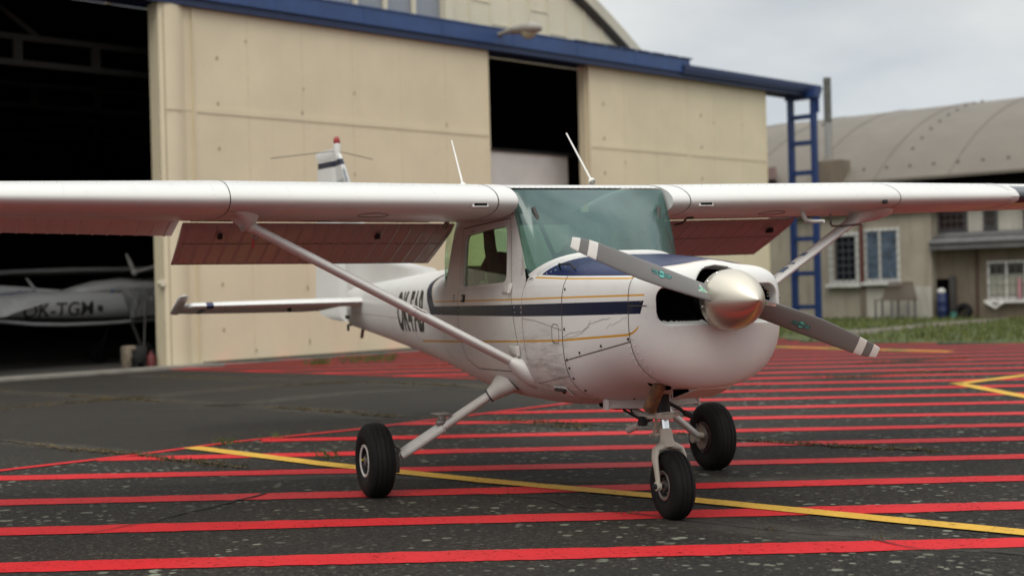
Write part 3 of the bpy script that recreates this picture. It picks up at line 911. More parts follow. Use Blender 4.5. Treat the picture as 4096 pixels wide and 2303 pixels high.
for z, x1, th in ((.945, -6.10, .09), (.96, -6.30, .10), (1.0, -6.52, .10), (1.07, -6.62, .095), (1.15, -6.68, .08), (1.35, -6.70, .06), (2.42, -6.735, .04), (2.50, -6.74, .036)):
    x0 = -5.945-(z-.905)*.264; R = fin_sec(x0, x1, th, z, 0, 10)
    rings.append(np.array([rud(*p) for p in R]))
rm.ring_loft(rings, True)
# overhung horn balance cap
rings = []
for z, x0, x1, th in ((2.505, -6.37, -6.745, .036), (2.54, -6.36, -6.78, .045), (2.575, -6.36, -6.80, .04), (2.60, -6.37, -6.74, .02)):
    rings.append(np.array([rud(*p) for p in fin_sec(x0, x1, th, z-.0*x0, 0, 10)]))
rm.ring_loft(rings, True)
rm.build('rudder', M['tail'], AC, 50)
b = MB(); b.lathe([(-.06, .020), (0, .030), (.075, .036), (.11, .034), (.112, .03)], (-6.30, 0, 2.53), (-.12, 0, 1), 20); 
bm_ = b.build('beacon_mount', M['white'], fin, 50)
b = MB(); b.lathe([(.108, .031), (.115, .033), (.15, .031), (.178, .022), (.185, .001)], (-6.30, 0, 2.53), (-.12, 0, 1), 20); b.build('beacon', M['red'], bm_, 60)
for sy in (-1, 1):
    b = MB(); b.tube([(-6.36, sy*.02, 2.575), (-6.9, sy*.52, 2.55)], .0035, 6); b.build('vhf_whisker_antenna', M['dark'], fin, 50)
for txt, mt, x0, z0, sz, ang in (('WWW.A', 'bluetxt', -6.045, 2.37, .088, -47), ('Cessna', 'greytxt', -6.20, 2.235, .07, 8)):
    for sgn in (-1,):
        mb = MB(); V2, F = text2d(txt, sz, .001); A = rad(ang); X = V2[:, 0]*math.cos(A)-V2[:, 1]*math.sin(A); Z = V2[:, 0]*math.sin(A)+V2[:, 1]*math.cos(A)
        V = [(x0+a, sgn*(.040-.02*(z0+c-1.5)), z0+c) for a, c in zip(X, Z)]
        mb.add(V, F); mb.build('fin_lettering', M[mt], fin, 0)
for sgn in (-1, 1):
    hm = MB(); rings = []
    for a, x0, x1, th in ((.03, -5.06, -5.68, .085), (.6, -5.16, -5.68, .08), (1.2, -5.27, -5.68, .07), (1.55, -5.335, -5.68, .06), (1.575, -5.36, -5.68, .045), (1.585, -5.42, -5.68, .01)):
        u = np.linspace(0, 1, 14); t = th*.5*np.minimum(1, np.sqrt(u/.2))*(1-.35*u)
        rings.append([(x0+(x1-x0)*p, sgn*a, 1.132+q) for p, q in zip(u, t)]+[(x0+(x1-x0)*p, sgn*a, 1.132-q) for p, q in zip(u[::-1], t[::-1])][:-1])
    hm.ring_loft(rings, True); hs = hm.build('horizontal_stabilizer', M['stab'], AC, 50)
    em = MB(); ED = rad(15)
    def ele(x, z): 
        dx = x+5.69; return (-5.69+dx*math.cos(ED)-z*math.sin(ED), 1.132+dx*math.sin(ED)+z*math.cos(ED))
    rings = []
    for a, x0, x1 in ((.13, -5.70, -5.86), (.30, -5.70, -6.0), (.45, -5.69, -6.02), (1.0, -5.69, -6.0), (1.50, -5.69, -5.97), (1.59, -5.69, -5.95)):
        u = np.linspace(0, 1, 10); t = (.052*(1-u)+.006)*.5*np.minimum(1, np.sqrt(u/.1+.02)); row = []
        for p, q in list(zip(u, t))+list(zip(u[::-1], -t[::-1]))[:-1]:
            x, z = ele(x0+(x1-x0)*p, q); row.append((x, sgn*a, z))
        rings.append(row)
    em.ring_loft(rings, True)
    rings = []
    for a, x0, x1, k in ((1.592, -5.345, -5.95, .8), (1.62, -5.34, -5.95, 1), (1.655, -5.37, -5.945, .8), (1.672, -5.42, -5.93, .2)):
        u = np.linspace(0, 1, 14); t = .06*k*.5*np.minimum(1, np.sqrt(u/.15))*(1-.6*u)+.001; row = []
        for p, q in list(zip(u, t))+list(zip(u[::-1], -t[::-1]))[:-1]:
            x, z = ele(x0+(x1-x0)*p, q); row.append((x, sgn*a, z))
        rings.append(row)
    em.ring_loft(rings, True); el = em.build('elevator', M['stab'], AC, 50)
    b = MB(); b.bbox((-5.80, sgn*.62, 1.075), (.10, .02, .05), b=.004); b.build('trim_tab_arm', M['dark'], el, 40)
t = MB(); t.bbox((-5.93, 0, 1.03), (.022, .05, .26), b=.004); t.box((-5.86, -.062, .985), (.10, .012, .035)); t.tube([(-5.90, -.045, .915), (-5.88, -.05, .86)], .012, 8)
t.build('tail_hinge_gap', M['dark'], fus, 40)
t = MB(); t.tube([(-5.55, 0, .88), (-5.60, 0, .80)], .016, 8); t.build('tail_tie_down', M['steel'], fus, 50)

# ------------------------------------------------------------------ spinner and propeller
HUB = np.array([1.04, 0, 1.1457]); ANG = .3329
s = MB(); prof = [(-.055, .02), (-.055, .1445), (-.045, .1465), (-.010, .1462)]
for k in np.linspace(0, 1, 34)[1:]:
    prof.append((-.010+.256*k, .146*max(0, 1-k**1.72)**.80+.004*(1-k)**0 if k < 1 else .002))
s.lathe(prof, HUB, (1, 0, 0), 96); sp = s.build('spinner', M['spinner'], AC, 40)
r = MB()
for k in range(14):
    a = 2*PI*k/14+.2; d = np.array([0, math.cos(a), math.sin(a)]); r.dome(HUB+[-.030, 0, 0]+d*.1462, d, .006, .004)
r.build('spinner_screws', M['chrome'], sp, 60)
bp = MB(); bp.cyl(HUB-[.085, 0, 0], HUB-[.060, 0, 0], .118, n=40); bp.cyl(HUB-[.30, 0, 0], HUB-[.08, 0, 0], .07, n=24); bp.build('spinner_backplate', M['dark'], sp, 40)
BL = [  # radius, upper edge, lower edge (perpendicular to blade axis), pitch deg, thickness
    (.04, .040, -.045, 52, .050), (.10, .040, -.049, 46, .044), (.17, .035, -.052, 40, .036), (.26, .036, -.056, 34, .030), (.38, .039, -.0605, 29, .024), (.51, .0405, -.0605, 25, .019),
    (.64, .042, -.053, 21.5, .015), (.74, .0425, -.0445, 19, .012), (.80, .0405, -.038, 18, .010), (.84, .034, -.034, 17, .009), (.868, .0285, -.0295, 16, .007), (.882, .0245, -.026, 16, .005)]
def blade_sec(r):
    c = [np.interp(r, [b[0] for b in BL], [b[k] for b in BL]) for k in range(1, 5)]; return c
def blade_pt(sg, r, f, off=0., side=1):
    """f 0..1 from upper (trailing) to lower (leading) edge; side=1 front face"""
    up, lo, pit, th = blade_sec(r); q = up+(lo-up)*f
    e = np.array([0, -math.cos(ANG), math.sin(ANG)]); n = np.array([0, math.sin(ANG), math.cos(ANG)])
    T = math.tan(rad(pit)); g = 2*math.sqrt(max(0, f*(1-f)))
    x = -q*T*.9+side*(th*.5*g)+(.0 if side < 0 else 0)
    nn = nrm(np.array([1., 0, 0])+n*T*.9)
    p = e*r+n*q+np.array([1., 0, 0])*x+nn*off*side
    if sg > 0: p = p*np.array([1, -1, -1])
    return HUB+p
ff = (1-np.cos(np.linspace(0, PI, 15)))/2
for sg in (-1, 1):
    mb = MB(); rings = []
    rr = np.concatenate([np.linspace(.04, .80, 40), np.linspace(.81, .882, 10)])
    for r in rr: rings.append([blade_pt(sg, r, f, 0, 1) for f in ff]+[blade_pt(sg, r, f, 0, -1) for f in ff[::-1][1:-1]])
    mb.ring_loft(rings, True); bl = mb.build('propeller_blade', M['blade'], AC, 50)
    for ra, rb in ((.748, .796), (.842, .8825)):
        mb = MB(); rings = []
        for r in np.linspace(ra, rb, 8):
            rings.append([blade_pt(sg, r, f, .0009, 1)+(0 if 0 < f < 1 else 0) for f in ff]+[blade_pt(sg, r, f, .0009, -1) for f in ff[::-1][1:-1]])
        mb.ring_loft(rings, rb > .88, True); mb.build('tip_band', M['bladewhite'], bl, 50)
    # winged maker's emblem with upside-down lettering
    e = MB()
    def dec(u, v, off): # u along blade outwards, v across (0..1)
        return blade_pt(sg, u, v, off, 1)
    rc, fc, hw, hh = .402, .40, .056, .20
    def outline(P, w, off):
        Q = [np.array(p, float) for p in P]; g = []
        for i, p in enumerate(Q):
            d = nrm((Q[min(i+1, len(Q)-1)]-Q[max(i-1, 0)])*np.array([1, .1])); nn = np.array([-d[1], d[0]])*w
            g.append([dec(p[0]+nn[0], p[1]+nn[1]*10, off), dec(p[0]-nn[0], p[1]-nn[1]*10, off)])
        e.grid(g)
    flip = 1 if sg < 0 else -1
    for s1 in (-1, 1):
        W = [(rc+s1*.014, fc-.09), (rc+s1*.056, fc-.10), (rc+s1*.050, fc+.02), (rc+s1*.042, fc+.10), (rc+s1*.030, fc+.05), (rc+s1*.014, fc+.10)]
        e.mi = 0; e.add([dec(a, b, .0010) for a, b in W], [tuple(range(6))])
        e.mi = 1; outline(W+[W[0]], .0011, .0014)
    t = np.linspace(0, 2*PI, 22); e.mi = 0; e.add([dec(rc+.017*math.cos(q), fc+.17*math.sin(q), .0016) for q in t[:-1]], [tuple(range(21))])
    e.mi = 1; outline([(rc+.017*math.cos(q), fc+.17*math.sin(q)) for q in t], .0009, .002)
    V2, F = text2d('SENSENICH', .02, .0006); w = V2[:, 0].max()
    # reads with its feet outwards/upside down in the photo
    e.mi = 1; e.add([dec(rc+(.053-v[0]/w*.106)*flip*1., fc+(-.055+ (v[1]/.0145)*.10)*1., .0024) for v in V2], F)
    e.build('maker_emblem', [M['emblem'], M['emblemblack']], bl, 0)
    if sg < 0:
        e = MB(); T = [(.190, .20), (.200, .62), (.146, .56)]; c = np.mean(T, 0)
        e.mi = 1; e.add([dec(*p, .0010) for p in T], [(0, 1, 2)])
        for i in range(3):
            a, b = np.array(T[i]), np.array(T[(i+1) % 3]); k = [c+(a-c)*.78+(b-c)*.04, c+(b-c)*.78+(a-c)*.04, c+(a-c)*.10+(b-c)*.10]
            e.mi = 0; e.add([dec(*p, .0016) for p in k], [(0, 1, 2)])
        e.build('triangle_sticker', [M['green'], M['bladewhite']], bl, 0)
    else:
        e = MB(); e.mi = 0
        e.add([dec(*p, .001) for p in ((.150, .70), (.150, .90), (.222, .93), (.222, .80))], [(0, 1, 2, 3)]); e.mi = 1
        for k in range(4): e.add([dec(*p, .0015) for p in ((.176, .77+.035*k), (.176, .782+.035*k), (.205, .80+.03*k), (.205, .788+.03*k))], [(0, 1, 2, 3)])
        e.mi = 2; e.add([dec(*p, .0015) for p in ((.155, .75), (.155, .86), (.169, .86), (.169, .76))], [(0, 1, 2, 3)])
        e.build('warning_sticker', [simple('pink_sticker', (.55, .36, .30), .5), M['greytxt'], M['green']], bl, 0)

# ------------------------------------------------------------------ undercarriage
M['rimdark'] = simple('rusty_dark_rim', (.07, .035, .03), .6)
M['yellowcap'] = simple('yellow_valve_cap', (.6, .45, .02), .5)
def tyre(name, c, R, w, rim_r, out, grooves, par=AC, cast=0., rimm='gear'):
    """wheel lying in a plane whose axis is y (turned by cast)"""
    c = np.array(c, float); d = np.array([-math.sin(cast), math.cos(cast), 0])
    prof = []
    h = w/2; rs = R-rim_r
    for k in np.linspace(-1, 1, 61):
        a = k*PI*.5*1.0
        y = h*math.copysign(abs(math.sin(a))**.82, a); r = rim_r+rs*(abs(math.cos(a))**.42)
        for gq in grooves:
            if abs(y-gq*w) < .0034: r -= .0055
        prof.append((y, r))
    prof = [(-h*.62, rim_r-.004)]+[(-h*.80, rim_r+.002)]+prof[2:-2]+[(h*.80, rim_r+.002), (h*.62, rim_r-.004)]
    hb = MB(); hb.lathe([(-h*.5, .001), (-h*.5, .05), (h*.5, .05), (h*.5, .001)], c, d, 24)
    for s1 in (-1, 1): hb.lathe([(s1*h*.83, rim_r-.018), (s1*h*.42, rim_r-.026), (s1*h*.30, .045)], c, d, 40)
    hb.mi = 1
    hb.lathe([(h*out*.4, .030), (h*out*.82, .028), (h*out*.86, .001)], c, d, 20)
    a, b = frame(d)
    for k in range(6):
        t = 2*PI*k/6; q = c+d*h*out*.5+(a*math.cos(t)+b*math.sin(t))*.04; hb.cyl(q, q+d*out*.012, .006, n=6)
    hb.mi = 2; q = c+d*h*out*.62+a*(rim_r-.035); hb.cyl(q, q+d*out*.02, .006, n=8)
    root = hb.build(name, [M['dark'], M['steel'], M['yellowcap']], par, 45)
    mb = MB(); mb.lathe(prof, c, d, 72)
    V = np.concatenate(mb.V); V[:, 2] = np.where(V[:, 2] < .0, V[:, 2]*.0+.0005, V[:, 2]); mb.V = [V]
    mb.build('tyre', M['tyre'], root, 50)
    rm = MB()
    for s1 in (-1, 1):
        rm.lathe([(s1*h*.60, rim_r-.002), (s1*h*.86, rim_r+.001), (s1*h*.90, rim_r-.006), (s1*h*.82, rim_r-.019)], c, d, 40)
    rm.build('rim', M[rimm], root, 45)
    return root
for sgn in (-1, 1):
    wc = np.array([-1.2202, sgn*1.150, .2165])
    tyre('main_wheel', wc, .2245, .160, .098, sgn, (-.27, -.09, .09, .27), AC, 0., 'gear' if sgn < 0 else 'rimdark')
    a0 = np.array([-.93, sgn*.40, .655]); a1 = np.array([-1.178, sgn*1.005, .243])
    lg = MB(); d = a1-a0
    lg.ell_loft([(a0+d*k, .033, .028) for k in np.linspace(0, .62, 8)], (1, 0, 0), 20)
    if sgn > 0: lg.ell_loft([(a0+d*k, .030, .022) for k in np.linspace(.6, 1, 6)], (1, 0, 0), 20)
    else: lg.ell_loft([(a0+d*k, q, r_) for k, q, r_ in ((.60, .040, .024), (.605, .052, .027), (.70, .054, .027), (.90, .058, .026), (.985, .056, .024), (1.0, .03, .014))], (1, 0, -.1), 22, power=2.6)
    lo = lg.build('main_gear_leg', M['gear'], AC, 40)
    stp = MB(); q = a0+d*.615+[.0, 0, .06]; stp.bbox(q+[0, 0, .022], (.13, .10, .008), b=.003); stp.bbox(q+[0, 0, -.01], (.05, .04, .06), b=.006); stp.bbox(q+[.02, sgn*.01, -.03], (.03, .06, .03), b=.006)
    stp.build('boarding_step', M['steel'], lo, 40)
    fg = MB()
    fg.ell_loft([(a0+d*k+np.array([.0, 0, z_]), q, r_) for k, q, r_, z_ in ((-.02, .19, .07, .02), (.03, .15, .062, .012), (.075, .105, .055, .006), (.11, .070, .048, .002), (.145, .052, .042, 0), (.165, .046, .038, 0))], (1, 0, 0), 28)
    fg.build('gear_leg_fairing', M['gear'], lo, 60)
    bl_ = MB(); bl_.tube([a0+d*.165, a0+d*.175], .043, 20); bl_.build('fairing_seal', M['dark'], lo, 40)
    # axle and disc brake on the inboard side
    br = MB(); e = np.array([0, sgn, 0.])
    br.cyl(a1+[0, 0, -.005], wc, .020, n=14); br.mi = 1
    br.cyl(wc-e*.085, wc-e*.075, .082, n=28)
    br.mi = 2
    if sgn < 0: br.bbox(wc-e*.108+[.055, 0, -.02], (.06, .04, .11), b=.008); br.bbox(wc-e*.112+[.03, 0, .035], (.05, .05, .05), b=.008)
    br.tube([wc-e*.10+[.02, 0, .07], wc-e*.115+[.0, 0, .085], a1+[.02, 0, .02]], .006, 6)
    br.cyl(wc-e*.095+[.03, 0, -.07], wc-e*.095+[.03, 0, -.10], .006, n=6)
    br.build('brake', [M['oldcream'], M['steel'], simple('brake_grime', (.035, .03, .026), .6)], lo, 40)
    if sgn > 0:
        hub2 = MB(); hub2.cyl(wc-e*.11, wc-e*.15, .034, n=24); hub2.build('axle_nut', M['oldcream'], lo, 40)

NW = np.array([.3875, 0, .176])
tyre('nose_wheel', NW, .1825, .128, .078, -1, (-.2, .0, .2), AC, rad(-2), 'steel')
top = np.array([.290, 0, .66]); ap = np.array([.335, 0, .405]); dn = nrm(ap-top)
g = MB(); g.cyl(top, top+(ap-top)*.48, .036, n=24); ng = g.build('nose_gear', M['dark'], AC, 40)
g = MB(); g.cyl(top+(ap-top)*.4, top+(ap-top)*.86, .0225, n=24); g.build('oleo_piston', M['chrome'], ng, 60)
g = MB()
c = top+(ap-top)*.50
g.cyl(c-dn*.016, c+dn*.016, .050, n=28); g.bbox(c+[.045, -.01, 0], (.05, .05, .032), b=.006); g.bbox(c+[-.01, .055, .004], (.03, .08, .022), b=.006); g.bbox(c+[-.03, -.05, -.004], (.05, .06, .022), b=.006)
g.build('steering_collar', M['oldcream'], ng, 40)
g = MB()
g.ell_loft([(ap+dn*-.062, .030, .030), (ap-dn*.02, .034, .034), (ap+dn*.0, .036, .038), (ap+dn*.035, .038, .05)], (1, 0, 0), 24)
for s1 in (-1, 1):
    P = [ap+dn*.02+[0, s1*.012, 0], ap+dn*.03+[.002, s1*.045, -.004], ap+[.012, s1*.072, -.045], ap+[.022, s1*.084, -.085], NW+[-.012, s1*.086, .09], NW+[-.002, s1*.084, .03], NW+[0, s1*.084, -.012]]
    secs = [(np.array(p), a_, b_) for p, a_, b_ in zip(P, (.032, .034, .032, .029, .022, .019, .019), (.024, .020, .0145, .012, .010, .010, .010))]
    g.ell_loft(secs, (1, 0, .15), 18, power=2.5)
    g.cyl(NW+[0, s1*.074, 0], NW+[0, s1*.098, 0], .024, n=20)
g.build('nose_fork', M['oldcream'], ng, 50)
g = MB(); g.cyl(NW+[0, -.115, 0], NW+[0, .115, 0], .010, n=10); g.cyl(NW+[0, -.112, 0], NW+[0, -.098, 0], .016, n=6); g.cyl(NW+[0, .098, 0], NW+[0, .112, 0], .016, n=6); g.build('axle', M['dark'], ng, 40)
g = MB()  # torque links behind the piston
m = np.array([.205, -.0, .425])
for s1 in (-1, 1):
    g.tube([c+[-.045, s1*.022, -.015], m+[0, s1*.010, 0]], .009, 8); g.tube([ap+dn*-.03+[-.03, s1*.022, 0], m+[0, s1*.010, 0]], .009, 8)
g.cyl(m+[0, -.03, 0], m+[0, .03, 0], .010, n=10); g.cyl(ap-dn*.03+[-.025, -.05, 0], ap-dn*.03+[-.025, .05, 0], .010, n=10)
g.build('torque_link', M['oldcream'], ng, 40)
g = MB(); g.cyl((.035, -.075, .440), (.165, -.075, .478), .020, n=16); g.mi = 1; g.cyl((.15, -.075, .474), (.26, -.055, .515), .010, n=10); g.bbox((.20, -.07, .50), (.05, .04, .05), b=.01)
g.build('shimmy_damper', [M['gear'], M['dark']], ng, 40)
for s1 in (-1, 1):
    g = MB(); g.cyl((-.06, s1*.055, .572), (.225, s1*.05, .520), .0165, n=16); g.mi = 1
    g.cyl((.06, s1*.055, .5485), (.07, s1*.055, .5465), .019, n=16); g.tube([(-.02, s1*.075, .545), (.16, s1*.075, .512), (.255, s1*.06, .508)], .007, 6); g.cyl((.20, s1*.052, .524), (.262, s1*.05, .514), .012, n=8)
    g.build('steering_rod', [M['gear'], M['dark']], ng, 40)
g = MB(); g.tube([(.30, .03, .60), (.32, .09, .565), (.33, .125, .535)], .010, 8); g.cyl((.33, .11, .545), (.34, .15, .525), .016, n=10); g.tube([(.33, .04, .63), (.35, .10, .635)], .014, 8)
g.build('steering_horn', M['dark'], ng, 40)

# cowl outlet lip, exhaust, air scoop
g = MB()
gg = []
for y in np.linspace(-.27, .27, 19):
    k = abs(y)/.27
    gg.append([np.array([.170, y, .625+.012*k**2]), np.array([.205, y, .566+.014*k]), np.array([.188, y, .562+.014*k]), np.array([.150, y, .615])])
g.grid(gg)
for s1 in (-1, 1): g.bbox((.175, s1*.272, .598), (.06, .012, .06), b=.004)
g.build('cowl_outlet_lip', M['white'], cowl, 40)
g = MB(); g.bbox((.02, 0, .585), (.22, .40, .05), b=.02); g.build('cowl_outlet', M['black'], cowl, 40)
E0 = np.array([.690, -.218, .728]); E1 = np.array([.575, -.218, .600])
g = MB(); dd = nrm(E1-E0)
n_ = 28; t = np.linspace(0, 2*PI, n_, endpoint=False); a_, b_ = frame(dd)
ringf = lambda p, r: p+r*(np.cos(t)[:, None]*a_+np.sin(t)[:, None]*b_)
g.ring_loft([ringf(E0-dd*.05, .034), ringf(E0+dd*.0, .034), ringf((E0+E1)/2, .034), ringf(E1, .0345), ringf(E1, .031), ringf(E1-dd*.10, .030)], False)
ex = g.build('exhaust_pipe', M['exhaust'], AC, 50)
g = MB(); g.cyl(E1-dd*.09, E1-dd*.085, .030, n=20); g.build('exhaust_bore', M['black'], ex, 40)
g = MB(); n_e = nrm([.30, -.52, -.80]); d_e = nrm(np.array([.079, .088, -.017])); g.ell_loft([(np.array([.694, -.221, .7275])+n_e*.004, .062, .036), (np.array([.694, -.221, .7275])-n_e*.03, .062, .036)], d_e, 26); g.build('exhaust_cutout', M['black'], ex, 50)
g = MB()
V = [(.78, -.06, .700), (.78, .13, .700), (.56, .15, .640), (.56, -.08, .640), (.56, -.08, .70), (.56, .15, .70), (.82, .13, .73), (.82, -.06, .73)]
g.add(V, [(0, 1, 2, 3), (1, 6, 5, 2), (0, 3, 4, 7), (0, 7, 6, 1)]); g.mi = 1
g.add([(.562, -.078, .642), (.562, .148, .642), (.562, .148, .70), (.562, -.078, .70)], [(0, 1, 2, 3)])
g.add([(.72, -.068, .690), (.575, -.083, .648), (.575, -.083, .70), (.70, -.075, .712)], [(0, 1, 2, 3)])
g.build('air_scoop', [M['white'], M['black']], cowl, 0)
for sgn in (-1, 1):
    g = MB(); p, n = side_pt(-.05, .665, sgn, .004); ax = np.array([nrm(np.cross([0, 0, 1], n)), [0, 0, 1], n]); ax[1] = np.cross(n, ax[0])
    g.bbox(p, (.15, .07, .004), ax=ax, b=.001); g.mi = 1; g.box(p+ax[1]*.022+n*.008, (.12, .010, .016), ax=ax); g.box(p+n*.004, (.02, .025, .008), ax=ax)
    g.build('belly_access_flap', [M['gear'], M['dark']], fus, 40)

# ------------------------------------------------------------------ cockpit seen through the glass
g = MB()
gg = []
for v in np.linspace(-.90, .90, 21):
    row = []
    for k, (x, z) in enumerate(((WB(1-abs(v))-.035, 1.33), (-.40, 1.335), (-.60, 1.315), (-.62, 1.10))):
        row.append(np.array([min(x, WB(1-abs(v))-.03), v*.50, z-.06*abs(v)**3]))
    gg.append(row)
g.grid(gg); g.build('instrument_panel', M['cabin'], AC, 40)
g = MB(); g.bbox((-.95, 0, .76), (1.5, .84, .03), b=.01); Hf = [spt(-1.90, p)*np.array([1, .96, 1]) for p in np.linspace(-1.2, ph_of_z(-1.90, 1.335), 20)]; g.ring_loft([[p*[1, -1, 1]+[dx, 0, 0] for p in Hf[::-1]]+[p+[dx, 0, 0] for p in Hf] for dx in (0, .03)], True)
g.build('cabin_floor', M['cabin'], AC, 40)
for s1 in (-1, 1):
    g = MB(); y = s1*.235
    g.bbox((-1.08, y, .86), (.46, .40, .14), b=.05)
    A = rad(14); ax = np.array([[math.cos(A), 0, math.sin(A)], [0, 1, 0], [-math.sin(A), 0, math.cos(A)]])
    g.bbox((-1.36, y, 1.10), (.12, .40, .52), ax=ax, b=.055)
    g.ell_loft([((-1.40, y, 1.30), .05, .17), ((-1.42, y, 1.38), .045, .13), ((-1.435, y, 1.44), .035, .09), ((-1.44, y, 1.455), .01, .03)], (1, 0, 0), 20)
    g.build('pilot_seat', M['seat'], AC, 50)
    g = MB(); g.tube([(-1.20, s1*.40, 1.66), (-1.18, s1*.395, 1.48), (-1.15, s1*.385, 1.36)], [.035, .04, .045], 8); g.bbox((-1.15, s1*.385, 1.39), (.085, .02, .05), b=.008); g.tube([(-1.15, s1*.385, 1.36), (-1.12, s1*.37, 1.20), (-1.05, s1*.34, .92)], [.045, .06, .05], 8)
    g.build('shoulder_belt', M['strap'], AC, 50)
    g = MB(); g.tube([(-.30, s1*.30, 1.30), (-.46, s1*.40, 1.68)], .013, 8); g.build('windshield_brace', M['cabin'], AC, 50)
    g = MB(); g.tube([(-.62, s1*.22, 1.16), (-.74, s1*.22, 1.17)], .012, 8); t = np.linspace(.15*PI, 1.85*PI, 16)
    g.tube([(-.75, s1*.22+.12*math.sin(q), 1.17-.09*math.cos(q)) for q in t], .014, 8); g.build('control_yoke', M['seat'], AC, 50)
g = MB(); g.bbox((-1.33, -.38, 1.265), (.06, .05, .02), b=.006); g.bbox((-1.33, -.37, 1.30), (.018, .014, .05), b=.005); g.build('window_latch', M['bladewhite'], AC, 40)
g = MB(); g.bbox((-1.1, 0, 1.645), (1.1, .84, .02), b=.006); g.build('headliner', M['cabin'], AC, 40)
# ------------------------------------------------------------------ ground and markings
def asphalt_mat():
    t = NT('asphalt'); X, Y, Z = t.xyz()
    n1 = t.noise(.22, 6, .6); n2 = t.noise(2.4, 7, .65); n3 = t.noise(95, 4, .7); v = t.voro(150)
    c = t.ramp(n2, [(.25, (.009, .0077, .0066)), (.55, (.0155, .0133, .0112)), (.8, (.027, .0235, .0195))])
    c = t.mix(t.ramp(n1, [(.38, 0), (.7, .6)]), c, (.034, .030, .0245))
    agg = t.ramp(n3, [(.56, 0), (.70, 1)]); c = t.mix(t.math('MULTIPLY', agg, .5), c, (.085, .078, .066))
    c = t.mix(t.ramp(v, [(.05, .75), (.28, 0)]), c, (.010, .0095, .009))
    g2 = t.noise(30, 8, .85); c = t.mix(t.math('MULTIPLY', t.ramp(g2, [(.52, 0), (.60, 1)]), .8), c, (.078, .068, .054)); c = t.mix(t.ramp(g2, [(.38, .9), (.48, 0)]), c, (.0045, .004, .0036))
    v2 = t.voro(42, out='Color'); vs = t.new('ShaderNodeSeparateXYZ'); t.link(v2, vs.inputs[0]); vd = t.voro(42)
    fl = t.math('MULTIPLY', t.ramp(vs.outputs[0], [(.80, 0), (.82, 1)]), t.ramp(vd, [(.22, 1), (.30, 0)])); c = t.mix(t.math('MULTIPLY', fl, .5), c, (.17, .15, .12))
    # pale lichen blotches in loose swarms
    ln = t.noise(.8, 5, .65); ln2 = t.noise(60, 3, .6); m3 = t.ramp(ln, [(.43, 0), (.56, 1)])
    nb = t.math('ADD', t.math('MULTIPLY', Y, -.4224), t.math('MULTIPLY', X, -.9064)); nbm = t.step(nb, 5.35, 4.75)   # the striped side of the border line: older, lichen-grown surface
    m3 = t.math('MULTIPLY', m3, t.math('MULTIPLY_ADD', nbm, .93, .07)); c = t.mix(t.math('MULTIPLY', t.math('SUBTRACT', 1, nbm), .55), c, (.031, .0275, .0225))
    for sc, thr in ((9., .62), (15., .58)):
        ld = t.voro(sc); lc = t.new('ShaderNodeSeparateXYZ'); t.link(t.voro(sc, out='Color'), lc.inputs[0])
        l = t.math('MULTIPLY', t.ramp(t.math('ADD', ld, t.math('MULTIPLY', ln2, .30)), [(.36, 1), (.42, 0)]), t.math('MULTIPLY', t.ramp(lc.outputs[1], [(thr, 0), (thr+.02, 1)]), m3))
        c = t.mix(t.math('MULTIPLY', l, .85), c, (.20, .205, .155))
    st = t.noise(.9, 4, .5, stretch=(1, .35, 1)); c = t.mix(t.ramp(st, [(.55, 0), (.75, .55)]), c, (.018, .017, .016))
    t.col(c).set(Roughness=.88); t.bsdf.inputs['Specular IOR Level'].default_value = .15
    b = t.math('ADD', t.math('MULTIPLY', n3, .6), t.math('MULTIPLY', t.ramp(v, [(0, 0), (.3, 1)]), .6))
    t.bump(b, .6, .004); return t.m
M['asphalt'] = asphalt_mat()
def road_paint(name, c, wear):
    t = NT(name); n = t.noise(3.1, 6, .65); n3 = t.noise(95, 4, .7); v = t.voro(150); n4 = t.noise(34, 7, .75); n5 = t.noise(.45, 3, .5)
    col = t.mix(t.ramp(n, [(.3, 0), (.75, 1)]), c, tuple(x*.80 for x in c))
    col = t.mix(t.ramp(n5, [(.45, 0), (.7, .5)]), col, tuple(min(1, x*.78+.035) for x in c))
    dark = t.ramp(v, [(.02, .5), (.15, 0)]); col = t.mix(dark, col, tuple(x*.22 for x in c))
    w = t.math('MULTIPLY', t.ramp(n4, [(.60-wear, 0), (.66-wear, 1)]), t.ramp(n, [(.38, .15), (.62, 1)]))
    t.col(col).set(Roughness=.7); t.bsdf.inputs['Specular IOR Level'].default_value = .2
    t.bump(t.math('ADD', t.math('MULTIPLY', n3, .6), t.math('MULTIPLY', t.ramp(v, [(0, 0), (.3, 1)]), .5)), .5, .003)
    tr = t.new('ShaderNodeBsdfTransparent'); mx = t.new('ShaderNodeMixShader'); t.link(w, mx.inputs[0]); t.link(t.bsdf.outputs[0], mx.inputs[1]); t.link(tr.outputs[0], mx.inputs[2]); t.link(mx.outputs[0], t.out.inputs[0])
    return t.m
M['redpaint'] = road_paint('red_road_paint', (.55, .014, .018), .035)
M['yellowpaint'] = road_paint('yellow_road_paint', (.62, .36, .045), .03)

g = MB()
xs = np.concatenate([[-400, -150, -70], np.linspace(-40, 20, 25), [60, 200]]); ys = np.concatenate([[-300, -100], np.linspace(-40, 40, 25), [100, 300]])
g.grid([[np.array([x, y, 0.]) for y in ys] for x in xs])
setp(g.build('asphalt_ground', M['asphalt'], None, 0), kind='structure')

